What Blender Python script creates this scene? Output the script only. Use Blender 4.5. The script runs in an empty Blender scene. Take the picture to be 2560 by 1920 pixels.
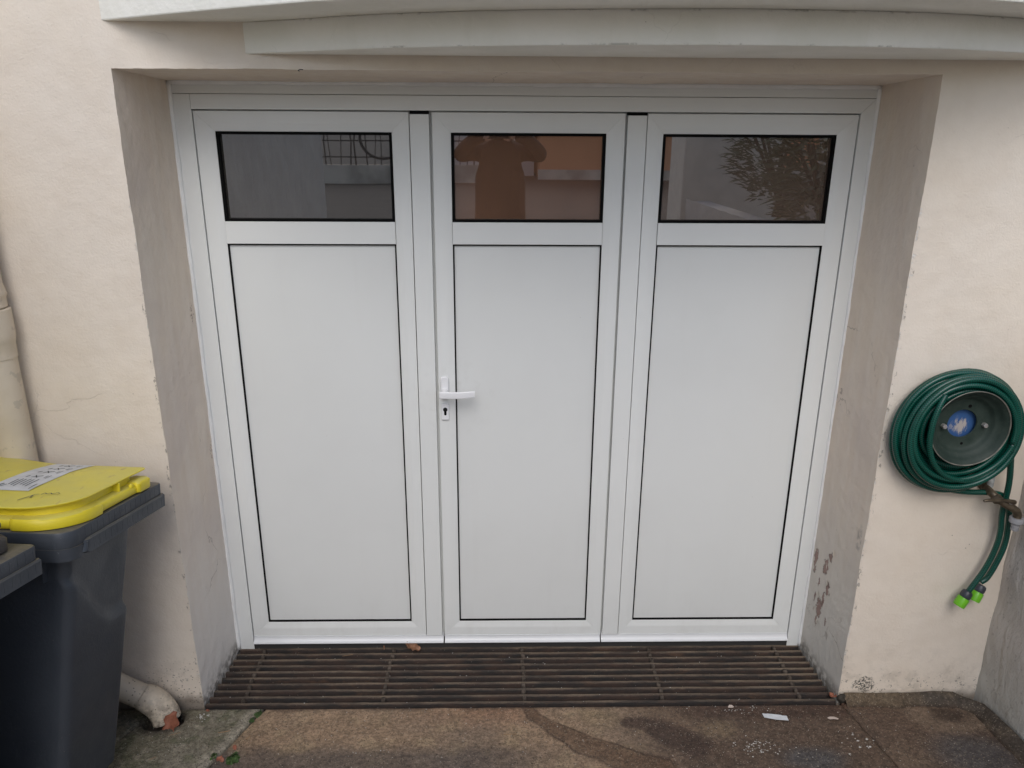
import bpy, bmesh, math, random
from mathutils import Vector, Matrix, noise
random.seed(7)
R = math.radians
S = bpy.context.scene
COL = S.collection

# ------------------------------------------------------------------ camera
cam = bpy.data.cameras.new('camera')
cam.sensor_fit = 'HORIZONTAL'; cam.sensor_width = 36.0
cam.lens = 36.0 * 1904.99 / 2560.0
cam.clip_start = 0.02; cam.clip_end = 400
co = bpy.data.objects.new('camera', cam); COL.objects.link(co)
right = Vector((0.999818317, -0.018112818, 0.005937925))
up = Vector((0.00000226, 0.311630135, 0.950203483))
fwd = Vector((0.019061299, 0.950030834, -0.311573558))
m = Matrix((right, up, -fwd)).transposed().to_4x4()
m.translation = Vector((-0.0942, -2.5690, 1.9480))
co.matrix_world = m
S.camera = co

# ------------------------------------------------------------------ light
SUN_EL, SUN_AZ = 44.0, 182.0      # azimuth measured from +Y, clockwise seen from above
w = bpy.data.worlds.new('World'); S.world = w; w.use_nodes = True
nt = w.node_tree; nt.nodes.clear()
sky = nt.nodes.new('ShaderNodeTexSky'); sky.sky_type = 'NISHITA'; sky.sun_disc = False
sky.sun_elevation = R(SUN_EL); sky.sun_rotation = R(SUN_AZ)
sky.air_density = 1.0; sky.dust_density = 1.6; sky.ozone_density = 1.0
hs = nt.nodes.new('ShaderNodeHueSaturation'); hs.inputs['Saturation'].default_value = 0.85
bg = nt.nodes.new('ShaderNodeBackground'); bg.inputs['Strength'].default_value = 0.15
wo = nt.nodes.new('ShaderNodeOutputWorld')
nt.links.new(sky.outputs[0], hs.inputs['Color']); nt.links.new(hs.outputs[0], bg.inputs[0]); nt.links.new(bg.outputs[0], wo.inputs[0])
sun = bpy.data.lights.new('sun', 'SUN'); sun.energy = 0.95; sun.angle = R(35); sun.color = (1.0, 0.998, 0.99)
so = bpy.data.objects.new('sun', sun); COL.objects.link(so)
sd = Vector((math.sin(R(SUN_AZ)) * math.cos(R(SUN_EL)), math.cos(R(SUN_AZ)) * math.cos(R(SUN_EL)), math.sin(R(SUN_EL))))
so.rotation_euler = sd.to_track_quat('Z', 'Y').to_euler(); so.location = sd * 20
S.view_settings.view_transform = 'Standard'; S.view_settings.look = 'None'
S.view_settings.gamma = 1.0; S.view_settings.use_curve_mapping = False
S.view_settings.exposure = 0.15

# ------------------------------------------------------------------ node helpers
class NT:
    def __init__(s, name):
        s.m = bpy.data.materials.new(name); s.m.use_nodes = True
        s.t = s.m.node_tree; s.t.nodes.clear()
        s.out = s.t.nodes.new('ShaderNodeOutputMaterial')
        s.b = s.t.nodes.new('ShaderNodeBsdfPrincipled')
        s.t.links.new(s.b.outputs[0], s.out.inputs[0])
        s._p = None
    def put(s, sock, v):
        if v is None: return
        if hasattr(v, 'links') or hasattr(v, 'is_linked'): s.t.links.new(v, sock)
        else:
            if isinstance(v, tuple) and len(v) == 3 and sock.type == 'RGBA': v = (*v, 1)
            sock.default_value = v
    @property
    def pos(s):
        if s._p is None: s._p = s.t.nodes.new('ShaderNodeNewGeometry').outputs['Position']
        return s._p
    def objpos(s): return s.t.nodes.new('ShaderNodeTexCoord').outputs['Object']
    def xyz(s, v=None):
        n = s.t.nodes.new('ShaderNodeSeparateXYZ'); s.put(n.inputs[0], v or s.pos); return n.outputs
    def scale(s, v, sc, off=(0, 0, 0)):
        n = s.t.nodes.new('ShaderNodeMapping'); s.put(n.inputs[0], v); n.inputs['Scale'].default_value = sc; n.inputs['Location'].default_value = off
        return n.outputs[0]
    def noise(s, sc, v=None, det=4, rough=.55, col=False, dist=0):
        n = s.t.nodes.new('ShaderNodeTexNoise'); s.put(n.inputs['Vector'], v or s.pos)
        n.inputs['Scale'].default_value = sc; n.inputs['Detail'].default_value = det; n.inputs['Roughness'].default_value = rough
        n.inputs['Distortion'].default_value = dist
        return n.outputs['Color' if col else 'Fac']
    def vor(s, sc, v=None, feat='F1', out='Distance', rnd=1):
        n = s.t.nodes.new('ShaderNodeTexVoronoi'); n.feature = feat; s.put(n.inputs['Vector'], v or s.pos)
        n.inputs['Scale'].default_value = sc; n.inputs['Randomness'].default_value = rnd
        return n.outputs[out]
    def mth(s, op, a, b=None, c=None, clamp=False):
        n = s.t.nodes.new('ShaderNodeMath'); n.operation = op; n.use_clamp = clamp
        for i, x in enumerate((a, b, c)):
            if x is not None: s.put(n.inputs[i], x)
        return n.outputs[0]
    def ramp(s, v, a, b, lo=0., hi=1., smooth=True):
        n = s.t.nodes.new('ShaderNodeMapRange'); n.interpolation_type = 'SMOOTHSTEP' if smooth else 'LINEAR'
        s.put(n.inputs[0], v); n.inputs[1].default_value = a; n.inputs[2].default_value = b; n.inputs[3].default_value = lo; n.inputs[4].default_value = hi
        return n.outputs[0]
    def mix(s, f, a, b, mode='MIX'):
        n = s.t.nodes.new('ShaderNodeMix'); n.data_type = 'RGBA'; n.blend_type = mode
        s.put(n.inputs[0], f); s.put(n.inputs[6], a); s.put(n.inputs[7], b); return n.outputs[2]
    def dist(s, p, v=None):
        n = s.t.nodes.new('ShaderNodeVectorMath'); n.operation = 'DISTANCE'; s.put(n.inputs[0], v or s.pos); n.inputs[1].default_value = p
        return n.outputs['Value']
    def vadd(s, a, b):
        n = s.t.nodes.new('ShaderNodeVectorMath'); n.operation = 'ADD'; s.put(n.inputs[0], a); s.put(n.inputs[1], b); return n.outputs[0]
    def vscale(s, a, f):
        n = s.t.nodes.new('ShaderNodeVectorMath'); n.operation = 'SCALE'; s.put(n.inputs[0], a); n.inputs['Scale'].default_value = f; return n.outputs[0]
    def attr(s, name):
        n = s.t.nodes.new('ShaderNodeAttribute'); n.attribute_name = name; return n.outputs['Color']
    def bump(s, h, dist=.001, strength=1., prev=None):
        n = s.t.nodes.new('ShaderNodeBump'); s.put(n.inputs['Height'], h); n.inputs['Distance'].default_value = dist; n.inputs['Strength'].default_value = strength
        if prev is not None: s.t.links.new(prev, n.inputs['Normal'])
        return n.outputs[0]
    def done(s, col, rough=.7, normal=None, spec=.4, metal=0., ior=None, coat=None):
        s.put(s.b.inputs['Base Color'], col); s.put(s.b.inputs['Roughness'], rough); s.put(s.b.inputs['Metallic'], metal)
        s.b.inputs['Specular IOR Level'].default_value = spec
        if ior: s.b.inputs['IOR'].default_value = ior
        if coat: s.b.inputs['Coat Weight'].default_value = coat
        if normal is not None: s.t.links.new(normal, s.b.inputs['Normal'])
        return s.m

def simple(name, col, rough=.5, spec=.5, metal=0., var=.06, sc=8, bump=0, bsc=200):
    n = NT(name)
    c = n.mix(n.ramp(n.noise(sc), .3, .7), tuple(x * (1 - var) for x in col), tuple(min(1, x * (1 + var)) for x in col))
    nb = n.bump(n.noise(bsc), bump) if bump else None
    return n.done(c, rough, nb, spec, metal)

# ------------------------------------------------------------------ materials
def mat_plaster():
    n = NT('cream_plaster'); x, y, z = n.xyz()
    c = n.mix(n.ramp(n.noise(1.6, det=3), .3, .7), (.790, .695, .580), (.780, .700, .605))
    c = n.mix(n.ramp(n.noise(14, det=5), .35, .75), c, n.mix(1., c, (.96, .95, .94), 'MULTIPLY'))
    # brush streaks / faint yellowing
    c = n.mix(n.ramp(n.noise(5, n.scale(n.pos, (1, 1, .25))), .5, .75, 0, .35), c, (.75, .65, .53))
    # small dark specks, denser on the right hand side
    sp = n.mth('LESS_THAN', n.vor(34), n.ramp(n.noise(7, det=2), .42, .75, 0.0, .085))
    dens = n.ramp(x, .9, 1.5, .35, 1.)
    sp = n.mth('MULTIPLY', sp, dens)
    c = n.mix(n.mth('MULTIPLY', sp, .6), c, (.16, .13, .11))
    # hairline cracks
    wv = n.vadd(n.pos, n.vscale(n.noise(9, col=True, det=3), .12))
    cr = n.mth('LESS_THAN', n.vor(1.7, wv, 'DISTANCE_TO_EDGE'), .0020)
    cr = n.mth('MULTIPLY', cr, n.ramp(n.noise(3.1, det=2), .56, .64))
    c = n.mix(n.mth("MULTIPLY", cr, .12), c, (.27, .22, .18))
    # dirt and spall marks near the ground
    low = n.ramp(z, .30, .0, 0, 1)
    d = n.mth('MULTIPLY', low, n.ramp(n.noise(16, det=6, rough=.7), .46, .66))
    c = n.mix(n.mth('MULTIPLY', d, .42), c, (.34, .29, .23))
    d2 = n.mth('MULTIPLY', n.ramp(z, .17, .03), n.ramp(n.noise(75, det=4, rough=.7), .60, .66))
    c = n.mix(n.mth('MULTIPLY', d2, .9), c, (.10, .085, .07))
    d3 = n.mth('MULTIPLY', n.mth('MULTIPLY', n.ramp(z, .26, .08), n.ramp(n.dist((-1.20, -.314, .08)), .20, .06)), n.mth('LESS_THAN', n.vor(85, n.vadd(n.pos, n.vscale(n.noise(40, col=True), .02))), .22))
    c = n.mix(n.mth('MULTIPLY', d3, .7), c, (.16, .13, .10))
    c = n.mix(n.mth('MULTIPLY', n.ramp(n.mth('ADD', z, n.mth('MULTIPLY', n.noise(18), .05)), .075, .035), .75), c, (.17, .14, .11))
    # dark mildew blot beside the right corner of the opening
    for p, r in (((1.25, -.314, .083), .026), ((1.218, -.314, .081), .013)):
        dd = n.dist(p, n.vadd(n.pos, n.vscale(n.noise(60, col=True), .03)))
        dd = n.mth('ADD', dd, -0.015)
        c = n.mix(n.mth('MULTIPLY', n.mth('MULTIPLY', n.ramp(dd, r, r * .5), n.ramp(n.noise(140), .45, .55)), .85), c, (.05, .05, .045))
    # chipped lighter edge of the opening
    ex = n.mth('ABSOLUTE', n.mth('SUBTRACT', n.mth('ABSOLUTE', x), 1.144))
    ed = n.mth('LESS_THAN', ex, n.ramp(n.noise(26, n.scale(n.pos, (1, 1, 1.4)), det=6, rough=.8), .50, .72, 0, .012))
    ed = n.mth('MULTIPLY', ed, n.mth('LESS_THAN', z, 1.75))
    c = n.mix(n.mth('MULTIPLY', ed, .6), c, (.76, .74, .70))
    nk = n.mth('MULTIPLY', n.mth('LESS_THAN', ex, .012), n.mth('GREATER_THAN', n.noise(75, n.scale(n.pos, (1, 1, .6)), det=5, rough=.7), .60))
    nk = n.mth('MULTIPLY', nk, n.mth('LESS_THAN', z, 1.6))
    c = n.mix(n.mth('MULTIPLY', nk, .65), c, (.25, .22, .19))
    bh = n.mth('ADD', n.mth('MULTIPLY', n.noise(26, det=6, rough=.62), .8), n.mth('MULTIPLY', n.noise(170, det=3), .38))
    bh = n.mth('SUBTRACT', bh, n.mth('MULTIPLY', cr, .3))
    bh = n.mth('SUBTRACT', bh, n.mth('MULTIPLY', n.mth('MAXIMUM', ed, nk), .5))
    return n.done(c, .85, n.bump(bh, .0026), .25)

def mat_reveal(side):
    n = NT('grey_reveal_render_' + side); x, y, z = n.xyz()
    st = n.noise(26, n.scale(n.pos, (1, 1, .12)), det=5)
    c = n.mix(n.ramp(st, .3, .7), (.76, .650, .535), (.80, .705, .600))
    c = n.mix(n.ramp(n.noise(3.5), .4, .7, 0, .6), c, (.68, .585, .515))
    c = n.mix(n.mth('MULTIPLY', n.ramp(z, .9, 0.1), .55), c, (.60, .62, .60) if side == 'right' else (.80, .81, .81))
    sp = n.mth('LESS_THAN', n.vor(38, n.scale(n.pos, (1, 1, .5))), n.ramp(n.noise(6), .5, .8, 0, .09))
    c = n.mix(n.mth('MULTIPLY', sp, .55), c, (.13, .09, .075))
    wv = n.vadd(n.pos, n.vscale(n.noise(11, col=True, det=3), .1))
    cr = n.mth('LESS_THAN', n.vor(2.6, wv, 'DISTANCE_TO_EDGE'), .0035)
    cr = n.mth('MULTIPLY', cr, n.ramp(n.noise(2.3), .5, .6))
    c = n.mix(n.mth('MULTIPLY', cr, .5), c, (.2, .15, .12))
    h = n.mth('ADD', n.mth('MULTIPLY', n.noise(30, det=5), 1.), n.mth('MULTIPLY', st, .5))
    if side == 'right':
        wq = n.vadd(n.pos, n.vscale(n.noise(28, col=True, det=5, rough=.7), .06))
        tot = None
        for p, ry, rz in (((1.13, -.130, .480), .011, .022), ((1.13, -.105, .425), .009, .030), ((1.13, -.03, .41), .010, .050), ((1.13, -.14, .345), .014, .026), ((1.13, -.12, .29), .006, .03), ((1.13, -.16, .22), .007, .02),
                          ((1.13, -.10, .240), .015, .040), ((1.13, -.075, .34), .006, .018), ((1.13, -.09, .18), .009, .016), ((1.13, -.06, .27), .006, .02)):
            q = n.scale(wq, (1, 1 / ry, 1 / rz))
            dd = n.dist((p[0] + .03, (p[1] + .03) / ry, (p[2] + .03) / rz), q)
            f = n.ramp(dd, 1.05, .95)
            tot = f if tot is None else n.mth('MAXIMUM', tot, f)
            rimf = n.mth('MULTIPLY', n.ramp(dd, 1.25, 1.0), n.mth('GREATER_THAN', dd, .93))
            c = n.mix(n.mth('MULTIPLY', n.mth('MULTIPLY', rimf, n.ramp(n.noise(40), .42, .5)), .9), c, (.10, .065, .055))
            c = n.mix(f, c, n.mix(n.noise(90), (.30, .185, .155), (.45, .34, .30)))
        h = n.mth('SUBTRACT', h, n.mth('MULTIPLY', tot, .8))
        sm = n.mth('MULTIPLY', n.ramp(n.dist((1.13, -.285 / .3, .64), n.scale(n.pos, (1, 1 / .3, 1))), .07, .02), n.ramp(n.noise(50), .4, .6))
        c = n.mix(n.mth('MULTIPLY', sm, .55), c, (.16, .15, .15))
    else:
        for p in ((-1.13, -.03, 1.37), (-1.13, -.012, .86)):
            dd = n.dist((p[0], p[1] / .35, p[2]), n.scale(n.vadd(n.pos, n.vscale(n.noise(50, col=True), .012)), (1, 1 / .35, 1)))
            c = n.mix(n.mth('MULTIPLY', n.ramp(dd, .05, .02), n.ramp(n.noise(120), .5, .6, 0, .7)), c, (.22, .13, .10))
    low = n.mth('MULTIPLY', n.ramp(z, .07, .0), n.ramp(n.noise(40, det=6), .35, .6))
    c = n.mix(n.mth('MULTIPLY', low, .8), c, (.14, .12, .10))
    return n.done(c, .8, n.bump(h, .0035), .25)

def mat_sidewall():
    n = NT('grey_side_render'); x, y, z = n.xyz()
    c = n.mix(n.ramp(n.noise(4, det=5), .3, .7), (.60, .56, .51), (.54, .50, .46))
    c = n.mix(n.ramp(z, .45, .05, 0, .6), c, (.50, .51, .46))
    c = n.mix(n.mth('MULTIPLY', n.ramp(n.noise(60, det=4), .6, .68), .4), c, (.24, .21, .19))
    h = n.mth('ADD', n.noise(9, n.scale(n.pos, (1, 2.2, .7)), det=6, dist=.8), n.mth('MULTIPLY', n.noise(110), .2))
    return n.done(c, .85, n.bump(h, .010), .25)

def mat_white(name='white_powder_coat', v=.80, rough=.42):
    n = NT(name)
    c = n.mix(n.ramp(n.noise(2.2, det=4), .35, .75), (v * .992, v * 1.008, v * .985), (v * .958, v * .972, v * .948))
    z_ = n.xyz()[2]
    c = n.mix(n.mth('MULTIPLY', n.mth('MULTIPLY', n.ramp(z_, .30, .05), n.ramp(n.noise(13, n.scale(n.pos, (1, 1, .5)), det=6, rough=.7), .45, .75)), .12), c, (.40, .37, .32))
    c = n.mix(n.mth('MULTIPLY', n.mth('MULTIPLY', n.ramp(n.dist((-.255, 0, 1.05)), .22, .04), n.ramp(n.noise(30, det=5), .5, .7)), .10), c, (.40, .37, .33))
    c = n.mix(n.mth('MULTIPLY', n.ramp(n.noise(5, n.scale(n.pos, (3, 1, .25)), det=5), .58, .78), .05), c, (.52, .50, .46))
    c = n.mix(n.mth('MULTIPLY', n.mth('LESS_THAN', n.vor(9), .012), .5), c, (.45, .43, .40))
    r = n.ramp(n.noise(3.1, det=5), .3, .7, rough - .05, rough + .07)
    return n.done(c, r, n.bump(n.noise(420, det=2), .00012), .42)

def mat_concrete():
    n = NT('worn_concrete')
    c = n.attr('tint')
    f = n.noise(70, det=6, rough=.75)
    c = n.mix(n.ramp(f, .28, .72), n.mix(1., c, (.56, .55, .54), 'MULTIPLY'), n.mix(1., c, (1.46, 1.44, 1.42), 'MULTIPLY'))
    g = n.vor(330, out='Color')
    gr = n.mth('GREATER_THAN', n.xyz(g)[0], .955)
    c = n.mix(n.mth('MULTIPLY', gr, .42), c, (.40, .34, .26))
    f2 = n.noise(24, det=7, rough=.8)
    c = n.mix(n.ramp(f2, .3, .7), n.mix(1., c, (.78, .77, .76), 'MULTIPLY'), n.mix(1., c, (1.22, 1.22, 1.22), 'MULTIPLY'))
    gd = n.mth('LESS_THAN', n.xyz(g)[1], .10)
    c = n.mix(n.mth('MULTIPLY', gd, .5), c, (.03, .025, .02))
    h = n.mth('ADD', n.noise(55, det=6, rough=.7), n.mth('MULTIPLY', n.vor(230), .25))
    return n.done(c, n.ramp(n.noise(6), .3, .7, .62, .85), n.bump(h, .005), .35)

def mat_grate():
    n = NT('rusty_iron'); x, y, z = n.xyz()
    c = n.mix(n.ramp(n.noise(30, n.scale(n.pos, (.35, 1, 1)), det=6, rough=.7), .35, .7), (.024, .022, .021), (.060, .037, .028))
    rust = n.ramp(n.noise(9, n.scale(n.pos, (.5, 1.4, 1)), det=6, rough=.7), .57, .70)
    c = n.mix(n.mth('MULTIPLY', rust, .45), c, (.13, .07, .04))
    # dry dirt lying on the tops
    nz = n.xyz(n.t.nodes.new('ShaderNodeNewGeometry').outputs['Normal'])[2]
    top = n.ramp(nz, .62, .92)
    dm = n.ramp(n.noise(7, n.scale(n.pos, (.6, 2.2, 1)), det=7, rough=.72), .36, .66, .12, 1.)
    dm = n.mth('MAXIMUM', dm, n.mth('MULTIPLY', n.ramp(n.mth('ADD', x, n.mth('MULTIPLY', n.noise(12), .2)), .99, 1.08), n.ramp(y, -.27, -.2)))
    dirt = n.mix(n.noise(160), (.13, .095, .065), (.27, .21, .15))
    c = n.mix(n.mth('MULTIPLY', n.mth('MULTIPLY', top, dm), .85), c, dirt)
    c = n.mix(n.mth('MULTIPLY', n.mth('LESS_THAN', n.vor(55), .055), .6), c, (.45, .40, .33))
    return n.done(c, .8, n.bump(n.noise(160, det=5, rough=.7), .003), .4)

def mat_bin():
    n = NT('anthracite_plastic'); x, y, z = n.xyz()
    c = n.mix(n.ramp(n.noise(3), .3, .7), (.046, .053, .064), (.058, .066, .078))
    nz = n.xyz(n.t.nodes.new('ShaderNodeNewGeometry').outputs['Normal'])[2]
    top = n.mth('MULTIPLY', n.ramp(nz, .6, .9), n.ramp(n.noise(22, det=6, rough=.7), .3, .6, .5, 1.))
    c = n.mix(top, c, n.mix(n.noise(120), (.10, .088, .065), (.19, .17, .13)))
    c = n.mix(n.mth('MULTIPLY', n.mth('LESS_THAN', n.vor(40), .05), .5), c, (.2, .19, .17))
    sc_ = n.ramp(n.noise(5, n.scale(n.pos, (6, 6, .6)), det=7, rough=.75), .60, .72)
    c = n.mix(n.mth('MULTIPLY', sc_, .28), c, (.16, .165, .17))
    sc2 = n.mth('GREATER_THAN', n.noise(14, n.scale(n.pos, (1, 9, 1.2)), det=8, rough=.8), .68)
    c = n.mix(n.mth('MULTIPLY', sc2, .35), c, (.20, .20, .20))
    return n.done(c, n.ramp(n.noise(8), .3, .7, .38, .58), n.bump(n.noise(120, det=4), .0007), .45)

def mat_yellow():
    n = NT('yellow_plastic')
    nz = n.xyz(n.t.nodes.new('ShaderNodeNewGeometry').outputs['Normal'])[2]
    c = n.mix(n.ramp(n.noise(6), .3, .7), (.76, .61, .028), (.80, .66, .036))
    d = n.mth('MULTIPLY', n.ramp(nz, .7, .96), n.ramp(n.noise(9, det=6, rough=.65), .25, .7, .55, .95))
    c = n.mix(d, c, n.mix(n.noise(40, det=5), (.60, .53, .12), (.70, .62, .14)))
    pk = n.mth('MULTIPLY', n.ramp(nz, .7, .96), n.ramp(n.noise(14, n.scale(n.pos, (3, 1, 1)), det=6), .58, .7, 0, .6))
    c = n.mix(pk, c, (.40, .26, .13))
    return n.done(c, .42, n.bump(n.noise(200, det=2), .0003), .45)

def mat_glass(name, col):
    n = NT('reflective_glazing_' + name)
    c = n.mix(n.ramp(n.noise(3), .3, .7), tuple(q * .85 for q in col), tuple(q * 1.15 for q in col))
    wav = n.bump(n.noise(2.5, det=1), .0003)
    return n.done(c, .012, wav, .5, ior=3.5)

def mat_hose():
    n = NT('braided_green_hose')
    uv = n.t.nodes.new('ShaderNodeUVMap').outputs[0]
    u, v, _ = n.xyz(uv)
    a = n.mth('SINE', n.mth('ADD', n.mth('MULTIPLY', u, 900.), n.mth('MULTIPLY', v, 25.13)))
    b = n.mth('SINE', n.mth('SUBTRACT', n.mth('MULTIPLY', u, 900.), n.mth('MULTIPLY', v, 25.13)))
    k = n.ramp(n.mth('MAXIMUM', a, b), .3, .95)
    c = n.mix(k, (.001, .034, .024), (.003, .098, .068))
    c = n.mix(n.ramp(n.noise(12), .4, .75, 0, .3), c, (.001, .03, .022))
    return n.done(c, .26, n.bump(k, .0002), .55)

def mat_rim():
    n = NT('faded_green_steel')
    c = n.mix(n.ramp(n.noise(18, det=6, rough=.7), .3, .7), (.016, .030, .023), (.034, .050, .040))
    c = n.mix(n.ramp(n.noise(60, det=6, rough=.8), .60, .72, 0, .7), c, (.13, .12, .10))
    return n.done(c, .6, n.bump(n.noise(140, det=4), .0006), .35)

D = -0.314
def mat_blue():
    n = NT('blue_brush_paint')
    f = n.noise(26, n.scale(n.pos, (2.2, 1, .8)), det=6, rough=.75)
    f = n.mth('ADD', f, n.mth('MULTIPLY', n.dist((1.356, D - .048, 1.088)), 9.))
    c = n.mix(n.ramp(f, .60, .74), (.42, .38, .36), (.032, .095, .25))
    return n.done(c, .6, None, .4)

def mat_leaf(name, a, b):
    n = NT(name); o = n.objpos()
    return n.done(n.mix(n.ramp(n.noise(60, o, det=5), .3, .7), a, b), .6, n.bump(n.noise(200, o), .0006), .4)

M = {}
M['plaster'] = mat_plaster(); M['reveal_l'] = mat_reveal('left'); M['reveal_r'] = mat_reveal('right'); M['side'] = mat_sidewall()
M['white'] = mat_white(v=.78); M['panel'] = mat_white('white_panel_laminate', .745, .38)
n = NT('white_masonry_paint'); x, y, z = n.xyz()
c = n.mix(n.ramp(n.noise(6), .3, .7), (.82, .80, .72), (.88, .855, .785))
c = n.mix(n.mth('MULTIPLY', n.ramp(n.noise(9, n.scale(n.pos, (1, 1, .12)), det=6, rough=.7), .54, .78), .16), c, (.54, .50, .40))
c = n.mix(n.mth('MULTIPLY', n.mth('LESS_THAN', n.vor(26), n.ramp(n.noise(3), .4, .8, 0., .07)), .6), c, (.20, .18, .14))
wv = n.vadd(n.pos, n.vscale(n.noise(12, col=True, det=3), .10))
cr = n.mth('MULTIPLY', n.mth('LESS_THAN', n.vor(2.4, wv, 'DISTANCE_TO_EDGE'), .003), n.ramp(n.noise(2.0), .5, .58))
c = n.mix(n.mth("MULTIPLY", cr, .07), c, (.25, .23, .19))
nz_ = n.xyz(n.t.nodes.new('ShaderNodeNewGeometry').outputs['Normal'])[2]
lip = n.mth('MAXIMUM', n.ramp(n.mth('ABSOLUTE', n.mth('SUBTRACT', z, 2.1515)), .006, .001), n.ramp(n.mth('ABSOLUTE', n.mth('SUBTRACT', z, 2.2275)), .006, .001))
c = n.mix(n.mth('MULTIPLY', n.mth('MULTIPLY', n.mth('MULTIPLY', lip, n.mth('GREATER_THAN', nz_, -.8)), n.ramp(n.noise(11, det=6, rough=.75), .54, .66)), .45), c, (.16, .14, .10))
M['balcony'] = n.done(c, .75, n.bump(n.noise(45, det=5), .003), .3)
M['concrete'] = mat_concrete(); M['grate'] = mat_grate(); M['bin'] = mat_bin(); M['yellow'] = mat_yellow(); M['glass_left'] = mat_glass('grey', (.066, .059, .051)); M['glass_mid'] = mat_glass('orange_glow', (.210, .112, .070)); M['glass_right'] = mat_glass('brown', (.140, .098, .074))  # glazing base colours carry the panes' orange inner glow and reflected tones
M['rubber'] = simple('black_rubber', (.004, .004, .004), .8, .12)
M['spacer'] = simple('dusty_iron', (.080, .064, .052), .9, .2, var=.5, sc=60, bump=.002, bsc=90)
M['void'] = simple('dark_soil', (.018, .014, .011), .9, .2, bump=.004, bsc=60)
M['alu'] = simple('white_weather_bar', (.74, .75, .76), .3, .5, var=.02)
M['handle'] = simple('white_handle_paint', (.80, .80, .81), .32, .5, var=.01)
M['lock'] = simple('dark_lock_metal', (.02, .02, .02), .35, .5, .6)
M['dusty'] = simple('dusty_black_plastic', (.050, .044, .040), .55, .4, var=.3, sc=25)
M['dark_grey'] = simple('dark_grey_plastic', (.035, .037, .040), .45, .5)
M['threshold'] = simple('dark_threshold_metal', (.060, .058, .057), .5, .4, .3)
M['sealant'] = simple('white_sealant', (.84, .84, .83), .4, .4, bump=.001, bsc=40)
M['side_dark'] = simple('dark_hole_mortar', (.06, .052, .042), .9, .2, var=.4, sc=80, bump=.003, bsc=90)
M['hose'] = mat_hose(); M['rim'] = mat_rim(); M['blue'] = mat_blue()
M['rim_edge'] = simple('worn_rim_edge', (.20, .19, .16), .5, .5, .3, var=.3, sc=40)
n = NT('cream_painted_pipe'); x, y, z = n.xyz()
c = n.mix(n.ramp(n.noise(7), .3, .7), (.63, .54, .42), (.70, .61, .49))
c = n.mix(n.mth('MULTIPLY', n.mth('LESS_THAN', n.vor(60), n.ramp(z, .6, .1, .05, .16)), .75), c, (.15, .12, .09))
c = n.mix(n.mth('MULTIPLY', n.ramp(z, .14, .02), n.ramp(n.noise(45, det=6, rough=.7), .38, .6)), c, (.24, .20, .16))
c = n.mix(n.mth('MULTIPLY', n.ramp(n.noise(22, det=5), .62, .66), .5), c, (.45, .40, .33))
M['pipe'] = n.done(c, .5, n.bump(n.noise(50), .0010), .4)
M['terracotta'] = mat_leaf('terracotta_leaf', (.24, .085, .05), (.36, .14, .085))
M['dry_leaf'] = mat_leaf('dry_brown_leaf', (.20, .10, .055), (.33, .17, .10))
M['green_leaf'] = mat_leaf('weed_green', (.030, .060, .014), (.065, .115, .028))
M['twig'] = simple('straw', (.32, .20, .11), .7, .3)
M['paper'] = simple('white_paper', (.66, .68, .70), .55, .3, var=.08, sc=60)
M['chip'] = simple('pale_chip', (.62, .52, .45), .7, .3, var=.1, sc=60)
M['flake'] = simple('paint_flake', (.55, .53, .49), .7, .3, var=.15, sc=100)
M['brass'] = simple('tarnished_brass', (.14, .11, .075), .45, .5, .65, var=.35, sc=60)
M['zinc'] = simple('zinc_bolt', (.50, .47, .44), .4, .5, .6, var=.15, sc=90)
M['pale_pipe'] = simple('galvanised_pipe', (.42, .43, .42), .5, .5, .2, var=.3, sc=60)
M['coupling_g'] = simple('lime_green_plastic', (.16, .50, .02), .35, .5, var=.04)
M['coupling_d'] = simple('slate_plastic', (.04, .045, .058), .4, .5)
M['adaptor'] = simple('light_grey_plastic', (.33, .33, .34), .4, .5)
M['sticker'] = simple('white_sticker', (.62, .63, .64), .45, .4, var=.08, sc=30)
M['ink'] = simple('dark_print', (.07, .08, .08), .6, .3)

# ------------------------------------------------------------------ mesh helpers
def link(name, me, mat, parent=None, smooth=False):
    o = bpy.data.objects.new(name, me); COL.objects.link(o)
    if mat is not None:
        for mm in (mat if isinstance(mat, (list, tuple)) else [mat]): me.materials.append(mm)
    if smooth:
        me.polygons.foreach_set('use_smooth', [True] * len(me.polygons))
    if parent is not None:
        o.parent = parent; o.matrix_parent_inverse = parent.matrix_world.inverted()
    return o
def mesh(name, vs, fs, mat, parent=None, smooth=False):
    me = bpy.data.meshes.new(name); me.from_pydata([tuple(v) for v in vs], [], fs); me.update()
    return link(name, me, mat, parent, smooth)
def frombm(name, bm, mat, parent=None, smooth=False):
    me = bpy.data.meshes.new(name); bmesh.ops.recalc_face_normals(bm, faces=bm.faces); bm.to_mesh(me); bm.free()
    return link(name, me, mat, parent, smooth)
def bevel(o, wd=.001, seg=2):
    md = o.modifiers.new('bevel', 'BEVEL'); md.width = wd; md.segments = seg; md.limit_method = 'ANGLE'; md.angle_limit = R(35)
    return o
def tag(o, label=None, cat=None, group=None, kind=None):
    if label: o['label'] = label
    if cat: o['category'] = cat
    if group: o['group'] = group
    if kind: o['kind'] = kind
    return o
def thing(name, loc, label, cat, group=None):
    o = bpy.data.objects.new(name, None); COL.objects.link(o); o.location = loc; o.empty_display_size = .1
    bpy.context.view_layer.update()
    return tag(o, label, cat, group)
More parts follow.
